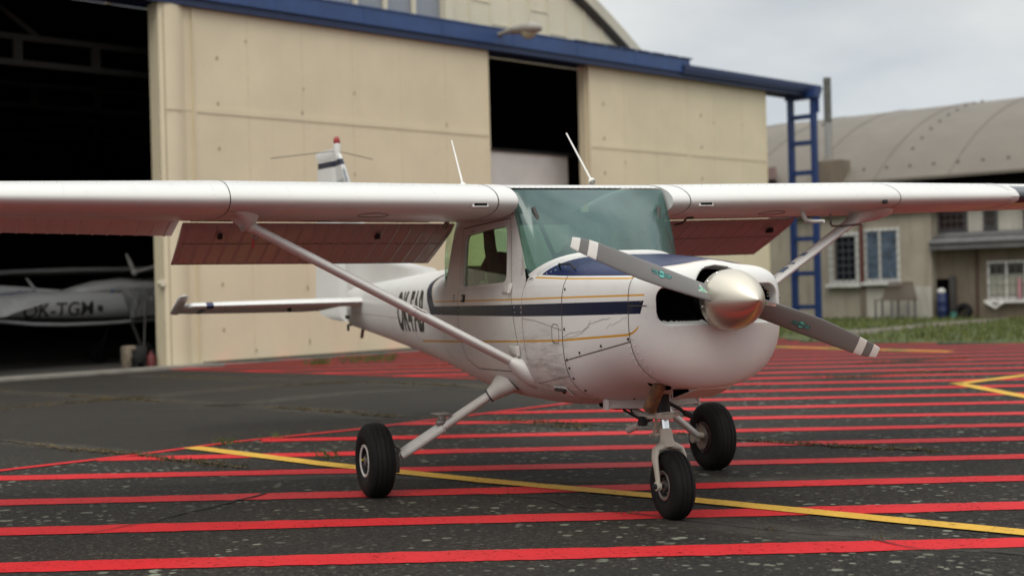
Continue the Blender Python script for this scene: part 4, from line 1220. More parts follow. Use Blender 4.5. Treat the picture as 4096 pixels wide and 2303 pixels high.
NB0, NB1 = np.array([-3.70, -3.60]), np.array([-6.4546, 2.3117])     # near border line
FB0, FB1 = np.array([-16.019, .343]), np.array([-10.777, 3.168])     # far border line
def side2(p, a, b): return (b[0]-a[0])*(p[1]-a[1])-(b[1]-a[1])*(p[0]-a[0])
GE = [np.array(q) for q in ((-40., 8.5), (-27., 15.0), (-20.6, 13.2), (-16.6, 11.9), (-14.75, 12.52), (-12.77, 13.72), (-4., 19.3), (20., 34.))]
def striped(p):
    near = side2(p, NB0, NB1) < 0; far = side2(p, FB0, FB1) > 0
    if not (near or far): return False
    if (p-np.array([-17.6, .45]))@np.array([.9063, .4226]) < .08: return False
    for a, b in zip(GE[:-1], GE[1:]):
        if a[0] <= p[0] < b[0]: return p[1] < a[1]+(b[1]-a[1])*(p[0]-a[0])/(b[0]-a[0])-.03
    return True
RA = [(1.80, 1.06), (.97, 1.80), (.16, 2.50), (-.64, 3.21), (-1.46, 3.93), (-2.22, 4.59), (-2.99, 5.27), (-3.83, 6.01), (-4.59, 6.68), (-5.42, 7.41), (-6.18, 8.08)]
RL = [(.03, -3.31), (-1.05, -3.28), (-2.19, -3.24), (-3.44, -3.21), (-3.49, -.80), (-4.55, -.52), (-4.13, 3.0), (-5.04, 3.42), (-5.99, 3.78), (-6.94, 4.23), (-7.86, 4.87)]
mb = MB(); WD = .252
for i in range(-3, 34):
    if i < 0: a = np.array(RA[0])+np.array([.83, -.74])*(-i); d = nrm(np.array(RA[0])-np.array(RL[0]))
    elif i <= 10: a = np.array(RA[i]); d = nrm(a-np.array(RL[i]))
    else: a = np.array(RA[10])+np.array([-.79, .69])*(i-10); d = nrm(np.array([math.cos(rad(64)), math.sin(rad(64))]))
    n = np.array([-d[1], d[0]]); run = []; wv = rng.normal(0, 1, 4)
    for s in np.arange(-22, 24, .07):
        p = a+d*s; ok = striped(p)
        w = WD/2*(1+.05*math.sin(s*1.3+wv[0])+.035*math.sin(s*3.7+wv[1])+rng.normal(0, .025)); j = rng.normal(0, .003)+.012*math.sin(s*.35+wv[2])
        if ok: run.append([np.array([*(p+n*(w+j)), .004]), np.array([*(p+n*j), .0042]), np.array([*(p-n*(w-j)), .004])])
        if (not ok or s > 23.8) and run:
            if len(run) > 1: mb.grid(run)
            run = []
def line(mb, pts, w, z, step=.15, wob=.03):
    P = []
    for a, b in zip(pts[:-1], pts[1:]):
        a, b = np.array(a, float), np.array(b, float); k = max(1, int(np.linalg.norm(b-a)/step)); P += [a+(b-a)*q/k for q in range(k)]
    P.append(np.array(pts[-1], float)); G = []
    for i, p in enumerate(P):
        d = nrm(P[min(i+1, len(P)-1)]-P[max(i-1, 0)]); n = np.array([-d[1], d[0]])*w/2*(1+rng.normal(0, wob))
        G.append([np.array([*(p+n), z]), np.array([*(p-n), z])])
    mb.grid(G)
line(mb, [(-2.6, -6.0), (-3.88, -3.19), (-4.342, -2.15), (-4.823, -1.335), (-5.183, -.245), (-6.4546, 2.3117), (-7.8, 4.85)], .095, .006)
line(mb, [(-17.4, -.6), (-16.02, .343), (-13.2, 1.90), (-10.777, 3.168), (-7.8, 4.85)], .10, .006)
setp(mb.build('red_pavement_markings', M['redpaint'], None, 0), kind='structure')
mb = MB()
line(mb, [(-4.60, -1.72), (-2.901, -1.043), (-1.45, -.351), (-.338, .26), (-.059, .392), (.795, .814), (1.611, 1.228), (5, 3.0)], .155, .008)
line(mb, [(-6.05, 6.98), (-6.592, 8.441), (-7.4, 10.7)], .16, .008); line(mb, [(-6.10, 7.06), (-4.304, 6.429), (-1.0, 5.35)], .16, .008)
line(mb, [(-17.5, 9.95), (-15.40, 10.31), (-14.1355, 10.64), (-11.5, 11.3)], .22, .008)
setp(mb.build('yellow_pavement_markings', M['yellowpaint'], None, 0), kind='structure')

# cracks, joints and the moss growing in them
def crack_path(pts, seed, amp=.02, step=.08):
    r = np.random.default_rng(seed); P = []; off = 0
    for a, b in zip(pts[:-1], pts[1:]):
        a, b = np.array(a, float), np.array(b, float); k = max(1, int(np.linalg.norm(b-a)/step)); d = nrm(b-a)
        for q in range(k):
            off = off*.85+r.normal(0, amp*.5); P.append(a+(b-a)*q/k+np.array([-d[1], d[0]])*off)
    P.append(np.array(pts[-1], float)); return P
CR = [([(-14.6, -3.6), (-13.17, -2.9), (-11.7, -2.21), (-10.38, -1.54), (-9.12, -.88), (-8.45, -.49), (-7.49, -.03), (-6.88, .21), (-6.36, .34), (-5.91, .69), (-4.2, 1.5)], 3), ([(-9.6, -3.9), (-9.87, -3.0), (-10.31, -2.38), (-10.48, -1.76), (-10.74, -1.18), (-11.17, -.55), (-11.42, .3), (-11.52, 1.46)], 4), ([(-16.2, -1.3), (-14.79, -.47), (-11.52, 1.46), (-9.77, 2.43), (-9.13, 2.55), (-7.2, 3.6)], 8),
      ([(-6.7, -3.4), (-6.2, -3.12), (-5.8, -2.94), (-5.26, -2.67), (-4.77, -2.41), (-4.4, -2.14), (-3.89, -1.98), (-3.39, -1.71), (-2.98, -1.57)], 5), ([(.0, -.2), (.41, .0), (.77, .16), (1.09, .32), (1.32, .52), (1.7, .58), (1.86, .8), (2.01, .87), (2.4, 1.1)], 7), ([(-1.03, -.65), (-.63, -.33), (-.28, -.31), (-.07, -.18), (.1, -.12)], 9), ([(-.70, -2.9), (-.87, -2.65), (-.95, -2.5), (-1.2, -2.23), (-1.47, -1.96), (-1.69, -1.72)], 10),
      ([(-9.2, 4.8), (-8.73, 5.58), (-7.81, 6.82), (-7.85, 7.98), (-7.2, 9.4)], 12), ([(-10.0, 7.0), (-9.98, 7.91), (-9.9, 8.95), (-10.0, 10.53)], 13), ([(-15.2, 1.6), (-13.9, 4.4), (-12.0, 8.6)], 14), ([(-5.2, 1.2), (-4.0, 1.9), (-2.35, 2.24), (-1.2, 2.9)], 11)]
mb = MB(); tufts = []
for pts, sd in CR:
    P = crack_path(pts, sd); r = np.random.default_rng(sd); G = []; ph = r.uniform(0, 6)
    for i, p in enumerate(P):
        d = nrm(P[min(i+1, len(P)-1)]-P[max(i-1, 0)]); w = .004+.006*max(0, math.sin(i*.11+ph))+abs(r.normal(0, .003)); n = np.array([-d[1], d[0]])*w
        G.append([np.array([*(p+n), .0095]), np.array([*(p-n), .0095])])
        if math.sin(i*.13+ph*2) > .0 and sd not in (7, 9, 10): tufts += [p+r.normal(0, .035, 2) for _ in range(3)]
        elif r.uniform() < .05: tufts.append(p)
    mb.grid(G)
setp(mb.build('cracked_pavement', simple('crack_dirt', (.012, .010, .008), .9), None, 0), kind='structure')
mo = NT('dry_moss'); n = mo.noise(3, 5); mo.col(mo.ramp(n, [(.3, (.050, .042, .014)), (.55, (.085, .058, .020)), (.75, (.12, .085, .02))])).set(Roughness=.9)
V = []; F = []
for p in tufts:
    for _ in range(9):
        a = rng.uniform(0, 2*PI); q = p+rng.normal(0, .030, 2); h = abs(rng.normal(.009, .007))+.003; w = rng.uniform(.003, .008); l = rng.normal(0, .012, 2)
        k = len(V); V += [(q[0]-w*math.cos(a), q[1]-w*math.sin(a), .0), (q[0]+w*math.cos(a), q[1]+w*math.sin(a), .0), (q[0]+l[0], q[1]+l[1], h+.01)]; F.append((k, k+1, k+2))
for pts, sd in CR:
    if sd in (7, 9, 10): continue
    P = crack_path(pts, sd); r = np.random.default_rng(sd+50); ph = r.uniform(0, 6)
    for i in range(len(P)-1):
        a_ = max(0, math.sin(i*.13+r.normal(0, .3)+ph))
        for _ in range(int(3+9*a_)):
            q = P[i]+(P[i+1]-P[i])*r.uniform()+r.normal(0, .006+.035*a_, 2); rr2 = r.uniform(.008, .03); n_ = 6; k = len(V)
            V += [(q[0]+rr2*r.uniform(.5, 1)*math.cos(2*PI*j/n_), q[1]+rr2*r.uniform(.5, 1)*math.sin(2*PI*j/n_), .0105+r.uniform(0, .002)) for j in range(n_)]; F.append(tuple(range(k, k+n_)))
setp(mesh_obj('dry_moss_vegetation', V, F, mo.m, None, 0), 'low brown moss and dry grass growing along the pavement cracks', 'moss', kind='stuff')
# paler resurfaced strips beside the joints
def worn_band(pts, w, seed):
    P = crack_path(pts, seed, .04, .15); r = np.random.default_rng(seed); rows = []
    for i, p in enumerate(P):
        d = nrm(P[min(i+1, len(P)-1)]-P[max(i-1, 0)]); n = np.array([-d[1], d[0]]); k = w*(1+.25*math.sin(i*.21+seed)+r.normal(0, .05))
        rows.append([np.array([*(p+n*k*q), .0022]) for q in (-1, -.55, 0, .55, 1)])
    return rows
bt = NT('worn_asphalt'); at = bt.new('ShaderNodeAttribute', attribute_name='fade'); n_ = bt.noise(7, 7, .7); bt.col(bt.ramp(bt.noise(60, 6, .8), [(.35, (.045, .040, .033)), (.6, (.095, .086, .072))])).set(Roughness=.9); bt.bsdf.inputs['Specular IOR Level'].default_value = .15
tr_ = bt.new('ShaderNodeBsdfTransparent'); mx_ = bt.new('ShaderNodeMixShader'); bt.link(bt.math('MULTIPLY', at.outputs['Fac'], bt.ramp(n_, [(.3, .25), (.65, .95)])), mx_.inputs[0]); bt.link(tr_.outputs[0], mx_.inputs[1]); bt.link(bt.bsdf.outputs[0], mx_.inputs[2]); bt.link(mx_.outputs[0], bt.out.inputs[0])
mb = MB(); fade = []
for pts, w, sd in ((CR[0][0], .34, 21), (CR[1][0], .30, 22), (CR[2][0], .42, 23), ([(-8.3, -1.6), (-8.77, -.6), (-9.6, .94), (-9.57, 2.53)], .30, 24), (CR[3][0], .16, 25), (CR[4][0], .22, 26), ([(-2.6, -2.6), (-2.2, -1.0), (-.9, .6), (.1, 2.6)], .20, 27), (CR[5][0], .2, 28)):
    g = worn_band(pts, w, sd); mb.grid(g)
    for i in range(len(g)): e_ = min(1, i/6, (len(g)-1-i)/6); fade += [0, .7*e_, e_, .7*e_, 0]
ob = setp(mb.build('worn_asphalt_surface', bt.m, None, 0), kind='structure')
fa = ob.data.attributes.new('fade', 'FLOAT', 'POINT'); fa.data.foreach_set('value', np.array(fade, dtype=np.float32))
gm = NT('green_weed'); gm.col(gm.mix(gm.noise(9), (.05, .085, .02), (.10, .13, .03))).set(Roughness=.8)
for i, (x, y, k) in enumerate(((-4.70, -1.42, 50), (-4.92, -.95, 26), (-3.30, -.92, 40), (-16.2, 2.2, 80), (-16.6, 3.2, 130))):
    V = []; F = []; sc = 1 if i < 3 else 2.2
    for _ in range(k):
        a = rng.uniform(0, 2*PI); q = np.array([x, y])+rng.normal(0, .05*sc, 2)*(1 if i < 4 else 2.2); h = rng.uniform(.03, .075)*sc; w = .004*sc; l = rng.normal(0, .03*sc, 2); b = len(V)
        V += [(q[0]-w*math.cos(a), q[1]-w*math.sin(a), 0), (q[0]+w*math.cos(a), q[1]+w*math.sin(a), 0), (q[0]+l[0]*.4+w*.5, q[1]+l[1]*.4, h*.6), (q[0]+l[0], q[1]+l[1], h)]; F += [(b, b+1, b+2), (b, b+2, b+3)]
    setp(mesh_obj('weed_foliage', V, F, gm.m, None, 0), ['green weed tuft where the red border line meets the yellow line end', 'small green weed tuft on the thin red border line', 'weed tuft on the third red stripe behind the yellow line start', 'small weed at the foot of the cream hangar door', 'wide low weed patch at the foot of the cream hangar door'][i], 'weed', 'weeds in the pavement')

# grass strip
def grass_mat():
    t = NT('grass_ground'); n = t.noise(1.1, 6, .65); n2 = t.noise(11, 6, .7)
    c = t.ramp(n2, [(.25, (.024, .034, .009)), (.5, (.060, .075, .018)), (.75, (.125, .125, .035))])
    c = t.mix(t.ramp(n, [(.58, 0), (.74, .7)]), c, (.12, .105, .06)); t.col(c).set(Roughness=.9); t.bump(n2, .8, .06); return t.m
M['grass'] = grass_mat()
gp = [(-60., 3.)]+[tuple(q) for q in GE]+[(40., 60.), (-60., 80.)]
Vg = [(x, y, .010) for x, y in gp]
fan = geometry.tessellate_polygon([[Vector(v) for v in Vg]])
setp(mesh_obj('grass_verge_ground', Vg, fan, M['grass'], None, 0), kind='structure')
gb = NT('grass_blades'); gb.col(gb.ramp(gb.noise(2.2, 5), [(.3, (.035, .055, .010)), (.5, (.08, .105, .018)), (.7, (.16, .155, .04))])).set(Roughness=.8)
V = []; F = []
for _ in range(26000):
    x = rng.uniform(-34, -8); y = rng.uniform(9, 27)
    for a, b in zip(GE[:-1], GE[1:]):
        if a[0] <= x < b[0]:
            ye = a[1]+(b[1]-a[1])*(x-a[0])/(b[0]-a[0]); break
    if y < ye+.05+abs(rng.normal(0, .15)): continue
    if abs((x+20.8)*.86+(y-17.5)*.5-0) < .55+.2*math.sin(y): continue
    h = rng.uniform(.05, .15); a = rng.uniform(0, PI); w = rng.uniform(.012, .03); l = rng.normal(0, .04, 2); b = len(V)
    V += [(x-w*math.cos(a), y-w*math.sin(a), 0), (x+w*math.cos(a), y+w*math.sin(a), 0), (x+l[0], y+l[1], h)]; F.append((b, b+1, b+2))
setp(mesh_obj('verge_grass', V, F, gb.m, None, 0), 'green grass on the verge in front of the old building', 'grass', kind='stuff')
# worn dirt path across the verge
pm = MB(); line(pm, [(-18.0, 13.5), (-19.69, 15.55), (-21.85, 19.48), (-24., 24.)], 1.0, .016, .4, .08)
setp(pm.build('dirt_path', simple('dirt', (.14, .12, .095), .95, var=.25, scale=3), None, 0), kind='structure')

# ------------------------------------------------------------------ hangar
TH = rad(115); TU = np.array([math.cos(TH), math.sin(TH), 0]); TN = np.array([.9063, .4226, 0]); G0 = np.array([-17.566, .415, 0])
AXH = np.array([TU, TN, [0, 0, 1]])
def hp(u, o, z): return G0+TU*u+TN*o+np.array([0, 0, z])
def cream(name, c, stain=1.):
    t = NT(name); n = t.noise(.7, 6, .6); n2 = t.noise(5, 8, .7); st = t.noise(2.2, 6, .6, stretch=(3, 3, .18))
    col = t.mix(t.ramp(n, [(.3, 0), (.75, 1)]), c, tuple(x*.86 for x in c))
    col = t.mix(t.math('MULTIPLY', t.ramp(st, [(.55, 0), (.78, 1)]), .28*stain), col, (.22, .17, .09))
    rs = t.ramp(t.noise(7.5, 2, .4), [(.74, 0), (.79, 1)]); col = t.mix(t.math('MULTIPLY', rs, .6*stain), col, (.19, .085, .03))
    t.col(col).set(Roughness=.5); t.bsdf.inputs['Specular IOR Level'].default_value = .3; t.bump(n2, .05, .02); return t.m
M['cream'] = cream('cream_door_paint', (.70, .61, .425), .2)
M['creamup'] = cream('cream_gable_paint', (.69, .635, .48), .35)
M['blue'] = simple('blue_steel_paint', (.022, .058, .17), .45, var=.15, scale=2)
M['bluedk'] = simple('dark_blue_steel', (.008, .022, .075), .5, var=.2)
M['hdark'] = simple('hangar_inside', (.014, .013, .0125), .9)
M['conc'] = simple('concrete', (.20, .185, .155), .85, var=.2, scale=4, bump=(60, .2, .005))
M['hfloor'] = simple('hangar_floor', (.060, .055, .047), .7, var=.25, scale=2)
M['greyglass'] = simple('frosted_glazing', (.24, .26, .29), .35, var=.08, scale=.8)
M['roofc'] = cream('cream_roof_edge', (.56, .53, .42), .3)
M['rust'] = simple('rust_spot', (.10, .055, .025), .9, var=.3)

HG = empty('hangar', hp(4, 0, 0), 'cream steel hangar with tall sliding doors, blue fascia and arched roof', 'hangar')
R_, UC, ZC = 21., 1.2, -10.65
GO = -.55                                     # gable plane behind the rail canopy
def arc(u): return ZC+math.sqrt(max(0, R_**2-(u-UC)**2))
ULO, UHI = UC-14.2, UC+14.2
mb = MB(); us = np.linspace(ULO, UHI, 49); g = []
for o in (GO+.18, -27.): g.append([hp(u, o, arc(u)) for u in us])
mb.grid(g); g = [[hp(u, o, arc(u)-.28) for u in us] for o in (GO+.18, -27.)]; mb.grid(g)
mb.grid([[hp(u, GO+.18, arc(u)), hp(u, GO+.18, arc(u)-.28)] for u in us])
mb.build('roof', M['roofc'], HG, 30)
mb = MB(); mb.grid([[hp(u, GO+.10, arc(u)-.285), hp(u, GO+.10, arc(u)-.40)] for u in us]); mb.grid([[hp(u, GO+.02, arc(u)-.40), hp(u, GO+.10, arc(u)-.40)] for u in us]); mb.build('painted_verge_shadow', M['seam'], HG, 30)  # dark strip under the roof edge, its shade put into the colour
# gable wall (right of the glazing) and battens
mb = MB(); uu = [u for u in np.linspace(6.6, 13.9, 30)]
mb.grid([[hp(u, GO, 6.1), hp(u, GO, max(6.12, arc(u)-.30))] for u in uu]); mb.box(hp(6.62, GO+.05, 7.6), (.22, .18, 3.2), ax=AXH)
for k in range(11):
    u = 7.35+.617*k; h = arc(u)-.35-6.1
    if h > .1: mb.box(hp(u, GO+.014, 6.1+h/2), (.045, .028, h), ax=AXH)
for k in range(11):
    u = 7.35+.617*k; z = 6.95+(.33 if k % 3 == 0 else -.12*(k % 3)); 
    if arc(u+.3) > z+.5: mb.box(hp(u+.31, GO+.009, z), (.57, .018, .022), ax=AXH)
mb.build('gable_cladding', M['creamup'], HG, 20)
mb = MB(); uu = np.linspace(-12, 6.5, 40); mb.grid([[hp(u, GO-.03, 6.1), hp(u, GO-.03, max(6.12, arc(u)-.30))] for u in uu])
gz = mb.build('gable_glazing', M['greyglass'], HG, 0)
mb = MB()
for k in range(24):
    u = 5.72-.770*k; h = arc(u)-.35-6.1
    if h > 0: mb.box(hp(u, GO+.02, 6.1+h/2), (.085, .07, h), ax=AXH)
mb.build('glazing_mullion', M['creamup'], gz, 20)
# blue fascia with joints
mb = MB(); mb.box(hp(1.5, .24, 6.38), (24.9, .05, .32), ax=AXH); mb.box(hp(1.5, .02, 6.545), (24.9, .52, .03), ax=AXH)
for u in np.arange(-12.7, 14., 2.045)+.07: mb.box(hp(u+.0, .262, 6.38), (.055, .02, .322), ax=AXH)
mb.build('blue_fascia', M['blue'], HG, 20)
mb = MB()
for u in np.arange(10, 14., .55): mb.bbox(hp(u, .2, 6.565), (.45, .2, .03), ax=AXH, b=.012)
mb.box(hp(3, -.02, 6.19), (22, .36, .05), ax=AXH); mb.build('fascia_lip', M['bluedk'], HG, 20)
mb = MB()
for o in (.16, -.10, -.36): mb.box(hp(8.7, o, 6.17), (22.4, .12, .16), ax=AXH)
mb.box(hp(16.8, .02, 6.32), (6.2, .60, .10), ax=AXH); mb.box(hp(16.8, .27, 6.30), (6.2, .05, .22), ax=AXH)
mb.build('door_rail', M['bluedk'], HG, 20)
# lattice tower that carries the rail ends
mb = MB(); ut = 19.35
for o in (.37, -.34): mb.box(hp(ut, o, 3.03), (.16, .13, 6.06), ax=AXH)
for z in (.45, 1.35, 2.28, 3.18, 4.05, 4.85, 5.55): mb.box(hp(ut, .015, z), (.12, .58, .12), ax=AXH)
mb.box(hp(ut, .03, 6.13), (.30, .92, .22), ax=AXH); mb.box(hp(ut+.03, .46, 6.20), (.24, .08, .30), ax=AXH); mb.box(hp(ut+.06, .47, 5.85), (.08, .05, .42), ax=AXH)
mb.build('rail_tower', simple('tower_blue', (.013, .036, .125), .5), HG, 20)
# walls, floor
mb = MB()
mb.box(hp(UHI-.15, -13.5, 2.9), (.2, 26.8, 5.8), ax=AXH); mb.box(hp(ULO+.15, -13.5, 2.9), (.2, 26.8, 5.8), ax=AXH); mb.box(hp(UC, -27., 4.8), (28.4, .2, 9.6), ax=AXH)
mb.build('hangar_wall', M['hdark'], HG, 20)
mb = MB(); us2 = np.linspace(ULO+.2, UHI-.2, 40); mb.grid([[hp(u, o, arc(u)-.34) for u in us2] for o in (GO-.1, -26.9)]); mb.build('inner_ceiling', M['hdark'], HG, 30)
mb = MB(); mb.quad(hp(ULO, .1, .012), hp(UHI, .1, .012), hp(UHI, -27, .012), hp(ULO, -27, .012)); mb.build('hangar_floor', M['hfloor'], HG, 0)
mb = MB(); mb.bbox(hp(-4.4, .30, .02), (9.2, .42, .06), ax=AXH, b=.012); mb.bbox(hp(8.7, -.02, .012), (17.8, .30, .045), ax=AXH, b=.01); mb.build('concrete_sill', M['conc'], HG, 20)
# roof trusses near the door
mb = MB()
for o in (-1.6, -6.5, -11.5):
    for z in (5.15, 5.58): mb.box(hp(-2, o, z), (20, .09, .10), ax=AXH)
    for u in np.arange(-11, 8, 1.45): mb.box(hp(u, o, 5.36), (.16, .08, .42), ax=AXH)
    mb.tube([hp(-3.6, o-.5, 7.0), hp(-1.9, o, 5.6)], .05, 6); mb.tube([hp(-8.0, o-.5, 7.2), hp(-5.2, o, 5.6)], .05, 6)
mb.build('roof_truss', simple('truss_steel', (.026, .024, .021), .9), HG, 20)
# sliding leaves
def leaf(name, u0, u1, o, top, seams, hz=4.31, edge=True, th=.10, rust=True):
    mb = MB(); mb.bbox(hp((u0+u1)/2, o, (top+.04)/2+.02), (u1-u0, th, top-.05), ax=AXH, b=.012)
    d = mb.build(name, M['cream'], HG, 20)
    s = MB()
    for u in seams: s.box(hp(u, o+th/2+.0015, top/2), (.012, .003, top-.12), ax=AXH)
    s.box(hp((u0+u1)/2, o+th/2+.0035, hz), (u1-u0-.06, .005, .008), ax=AXH)
    s.build('panel_joint', simple('joint_'+name, (.60, .505, .345), .8), d, 0)
    b = MB()
    b.box(hp((u0+u1)/2, o+th/2+.007, hz+.055), (u1-u0-.05, .012, .10), ax=AXH)
    for u in (u0+.025, u1-.025): b.box(hp(u, o+th/2+.006, top/2), (.05, .012, top-.1), ax=AXH)
    b.build('door_frame_strip', M['cream'], d, 20)
    if rust:
        r = MB()
        for u in seams:
            for z in np.arange(.3, 5.9, .52):
                if rng.uniform() < .22: r.sphere(hp(u+rng.normal(0, .02), o+th/2+.003, z+rng.normal(0, .08)), 1, 8, 5, (rng.uniform(.012, .028), .006, rng.uniform(.02, .06)))
        for z in np.arange(.6, 5.6, .78): r.sphere(hp(u0+.50, o+th/2+.002, z), 1, 8, 5, (.03, .008, .035))
        r.build('rust_spots', M['rust'], d, 60)
    return d
# rounded end leaf
mb = MB(); g = []
for t in np.linspace(0, 1, 15):
    u = -.70+.66*t; o = .10+.11*math.sin(PI*min(1, t*1.25+.05))**.7; g.append([hp(u, o, .02), hp(u, o, 6.13)])
mb.grid(g); mb.grid([[hp(-.70, -.15, .02), hp(-.70, -.15, 6.13)], [hp(-.70, .12, .02), hp(-.70, .12, 6.13)]]); mb.grid([[hp(-.04, -.15, .02), hp(-.04, -.15, 6.13)], [hp(-.04, .15, .02), hp(-.04, .15, 6.13)]])
mb.mi = 1; mb.box(hp(-.37, .212, 4.31), (.5, .006, .014), ax=AXH); mb.box(hp(-.62, .175, 3.05), (.016, .01, 6.0), ax=AXH)
d0 = mb.build('door_end_post', [M['cream'], simple('post_joint', (.33, .27, .17), .8)], HG, 40)
h = MB(); h.cyl(hp(-.74, .06, 1.42), hp(-.74, .16, 1.42), .055, n=14); h.build('door_pull', M['creamup'], d0, 50)
leaf('sliding_door', -.02, 7.18, .06, 6.13, [1.12, 2.33, 3.52, 4.73, 5.94])
leaf('sliding_door', -12.6, -3.9, -.30, 6.10, [-11.4, -10.2, -9, -7.8, -6.6, -5.4], rust=False)  # unseen closed leaf, added to keep daylight out of the hangar
leaf('sliding_door', 10.47, 14.2, -.02, 6.12, [11.72, 12.94], 4.27)
leaf('sliding_door', 14.2, 17.58, -.02, 6.12, [15.26, 16.48], 4.26)
mb = MB(); mb.box(hp(10.52, -.16, 3.05), (.16, .20, 6.1), ax=AXH); mb.build('door_stile', M['cream'], HG, 20)

# floodlight on the fascia
FL = empty('hangar_floodlight', hp(7.4, .3, 6.42), 'weathered street-lamp style floodlight on a short arm over the hangar fascia', 'floodlight')
mb = MB(); mb.tube([hp(7.35, .20, 6.40), hp(7.40, .40, 6.45), hp(7.45, .62, 6.47)], .045, 10); mb.build('arm', simple('galvanised', (.30, .28, .23), .5, .5), FL, 50)
mb = MB(); mb.ell_loft([(hp(7.43, .42, 6.46), .05, .05), (hp(7.45, .60, 6.47), .11, .08), (hp(7.48, .85, 6.46), .18, .11), (hp(7.5, 1.08, 6.45), .20, .125), (hp(7.52, 1.24, 6.44), .13, .08), (hp(7.52, 1.28, 6.44), .03, .02)], TU, 22)
mb.build('lamp_housing', simple('lamp_grey', (.30, .28, .24), .5), FL, 60)
mb = MB(); mb.ell_loft([(hp(7.50, .98, 6.39), .165, .19), (hp(7.50, .98, 6.30), .13, .15), (hp(7.50, .98, 6.25), .05, .06)], TU, 22)
mb.build('lamp_bowl', simple('lamp_bowl', (.42, .42, .30), .15), FL, 60)

# white partition standing inside the middle opening
PW = empty('partition', hp(8.8, -1.2, 0), 'pale wall standing inside the half-open middle door of the hangar', 'partition')
mb = MB(); mb.bbox(hp(8.3, -1.15, 2.10), (5.4, .10, 4.2), ax=AXH, b=.01); mb.build('wall', simple('partition_white', (.70, .67, .62), .7, var=.12, scale=1.2), PW, 20)
mb = MB(); mb.box(hp(8.9, -1.12, 4.22), (6.5, .16, .06), ax=AXH); mb.build('top_rail', M['hdark'], PW, 20)
mb = MB(); mb.box(hp(7.95, -1.07, 3.62), (.85, .06, .09), ax=AXH); mb.build('dark_bar', M['hdark'], PW, 20)

# ------------------------------------------------------------------ second aircraft inside the hangar (seen from its right-hand side, tail to the left)
A2o = hp(-.57, -2.3, 0)
A2 = empty('stored_aircraft', A2o, 'white touring aircraft with covered cockpit standing in the dark hangar doorway', 'aeroplane')
def ap2(s, o, z): return A2o+TU*s+TN*o+np.array([0, 0, z])      # s along fuselage (nose +), o towards the camera
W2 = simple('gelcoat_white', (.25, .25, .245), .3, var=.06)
st = [(-4.4, 1.14, .07, .08), (-3.4, 1.13, .12, .13), (-2.4, 1.10, .20, .18), (-1.8, 1.085, .25, .205), (-1.2, 1.085, .31, .24), (-.6, 1.085, .37, .265), (.0, 1.075, .42, .275), (.5, 1.07, .44, .275), (.9, 1.07, .44, .275)]
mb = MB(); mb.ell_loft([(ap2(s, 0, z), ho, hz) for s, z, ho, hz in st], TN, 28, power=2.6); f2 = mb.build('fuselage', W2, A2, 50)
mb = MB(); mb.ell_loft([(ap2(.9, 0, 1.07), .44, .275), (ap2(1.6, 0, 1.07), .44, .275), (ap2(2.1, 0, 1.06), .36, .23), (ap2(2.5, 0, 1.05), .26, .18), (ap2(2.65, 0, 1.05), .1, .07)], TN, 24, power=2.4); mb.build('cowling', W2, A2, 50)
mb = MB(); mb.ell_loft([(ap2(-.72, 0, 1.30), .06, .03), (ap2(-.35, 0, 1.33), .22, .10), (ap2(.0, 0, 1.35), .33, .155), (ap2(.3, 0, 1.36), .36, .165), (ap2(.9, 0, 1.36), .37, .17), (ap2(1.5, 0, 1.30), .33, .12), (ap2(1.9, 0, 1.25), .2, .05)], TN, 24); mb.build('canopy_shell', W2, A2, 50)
cvm = NT('plastic_cover'); nn = cvm.noise(3, 5, .6, stretch=(5, 5, .5)); cvm.col(cvm.ramp(nn, [(.35, (.05, .05, .05)), (.7, (.21, .21, .205))])).set(Roughness=.35); cvm.bump(nn, .8, .05)
mb = MB(); g = []
for s in np.linspace(.22, 1.9, 16):
    g.append([ap2(s+.20*(1-max(0, math.cos(k))), .47*math.sin(k)*(1.02+.04*math.sin(9*s+3*k)), .84+.70*max(0, math.cos(k))**.8*(1 if s > .5 else .94+.06*(s-.22)/.28)+.025*math.sin(7*k+s*5)) for k in np.linspace(-PI/2, PI/2, 25)])
mb.grid(g); mb.build('cockpit_cover', cvm.m, A2, 60)
mb = MB(); mb.ell_loft([(ap2(-4.5, 0, 1.45), .04, .40), (ap2(-3.2, 0, 1.40), .06, .22), (ap2(-2.2, 0, 1.34), .075, .15), (ap2(-1.2, 0, 1.31), .07, .10), (ap2(-.5, 0, 1.30), .03, .04)], TN, 16, power=3)
mb.add([ap2(-4.9, .04, 1.3), ap2(-4.1, .04, 1.35), ap2(-4.45, .03, 2.25), ap2(-4.95, .03, 2.25), ap2(-4.9, -.04, 1.3), ap2(-4.1, -.04, 1.35), ap2(-4.45, -.03, 2.25), ap2(-4.95, -.03, 2.25)], [(0, 1, 2, 3), (4, 7, 6, 5), (0, 3, 7, 4), (1, 5, 6, 2), (3, 2, 6, 7)])
mb.build('tail_fin', W2, A2, 50)
mb = MB(); mb.ell_loft([(ap2(-4.1, .06, 1.17), .5, .04), (ap2(-3.95, .8, 1.16), .36, .03), (ap2(-3.85, 1.45, 1.15), .25, .02)], TU, 16); mb.ell_loft([(ap2(-4.1, -.06, 1.17), .5, .04), (ap2(-3.85, -1.45, 1.15), .25, .02)], TU, 16); mb.build('tailplane', W2, A2, 50)
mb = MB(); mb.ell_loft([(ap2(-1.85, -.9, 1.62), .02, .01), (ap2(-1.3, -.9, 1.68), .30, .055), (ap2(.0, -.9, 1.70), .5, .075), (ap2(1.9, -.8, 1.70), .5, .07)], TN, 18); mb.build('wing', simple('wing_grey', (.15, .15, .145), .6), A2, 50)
mb = MB(); g = []
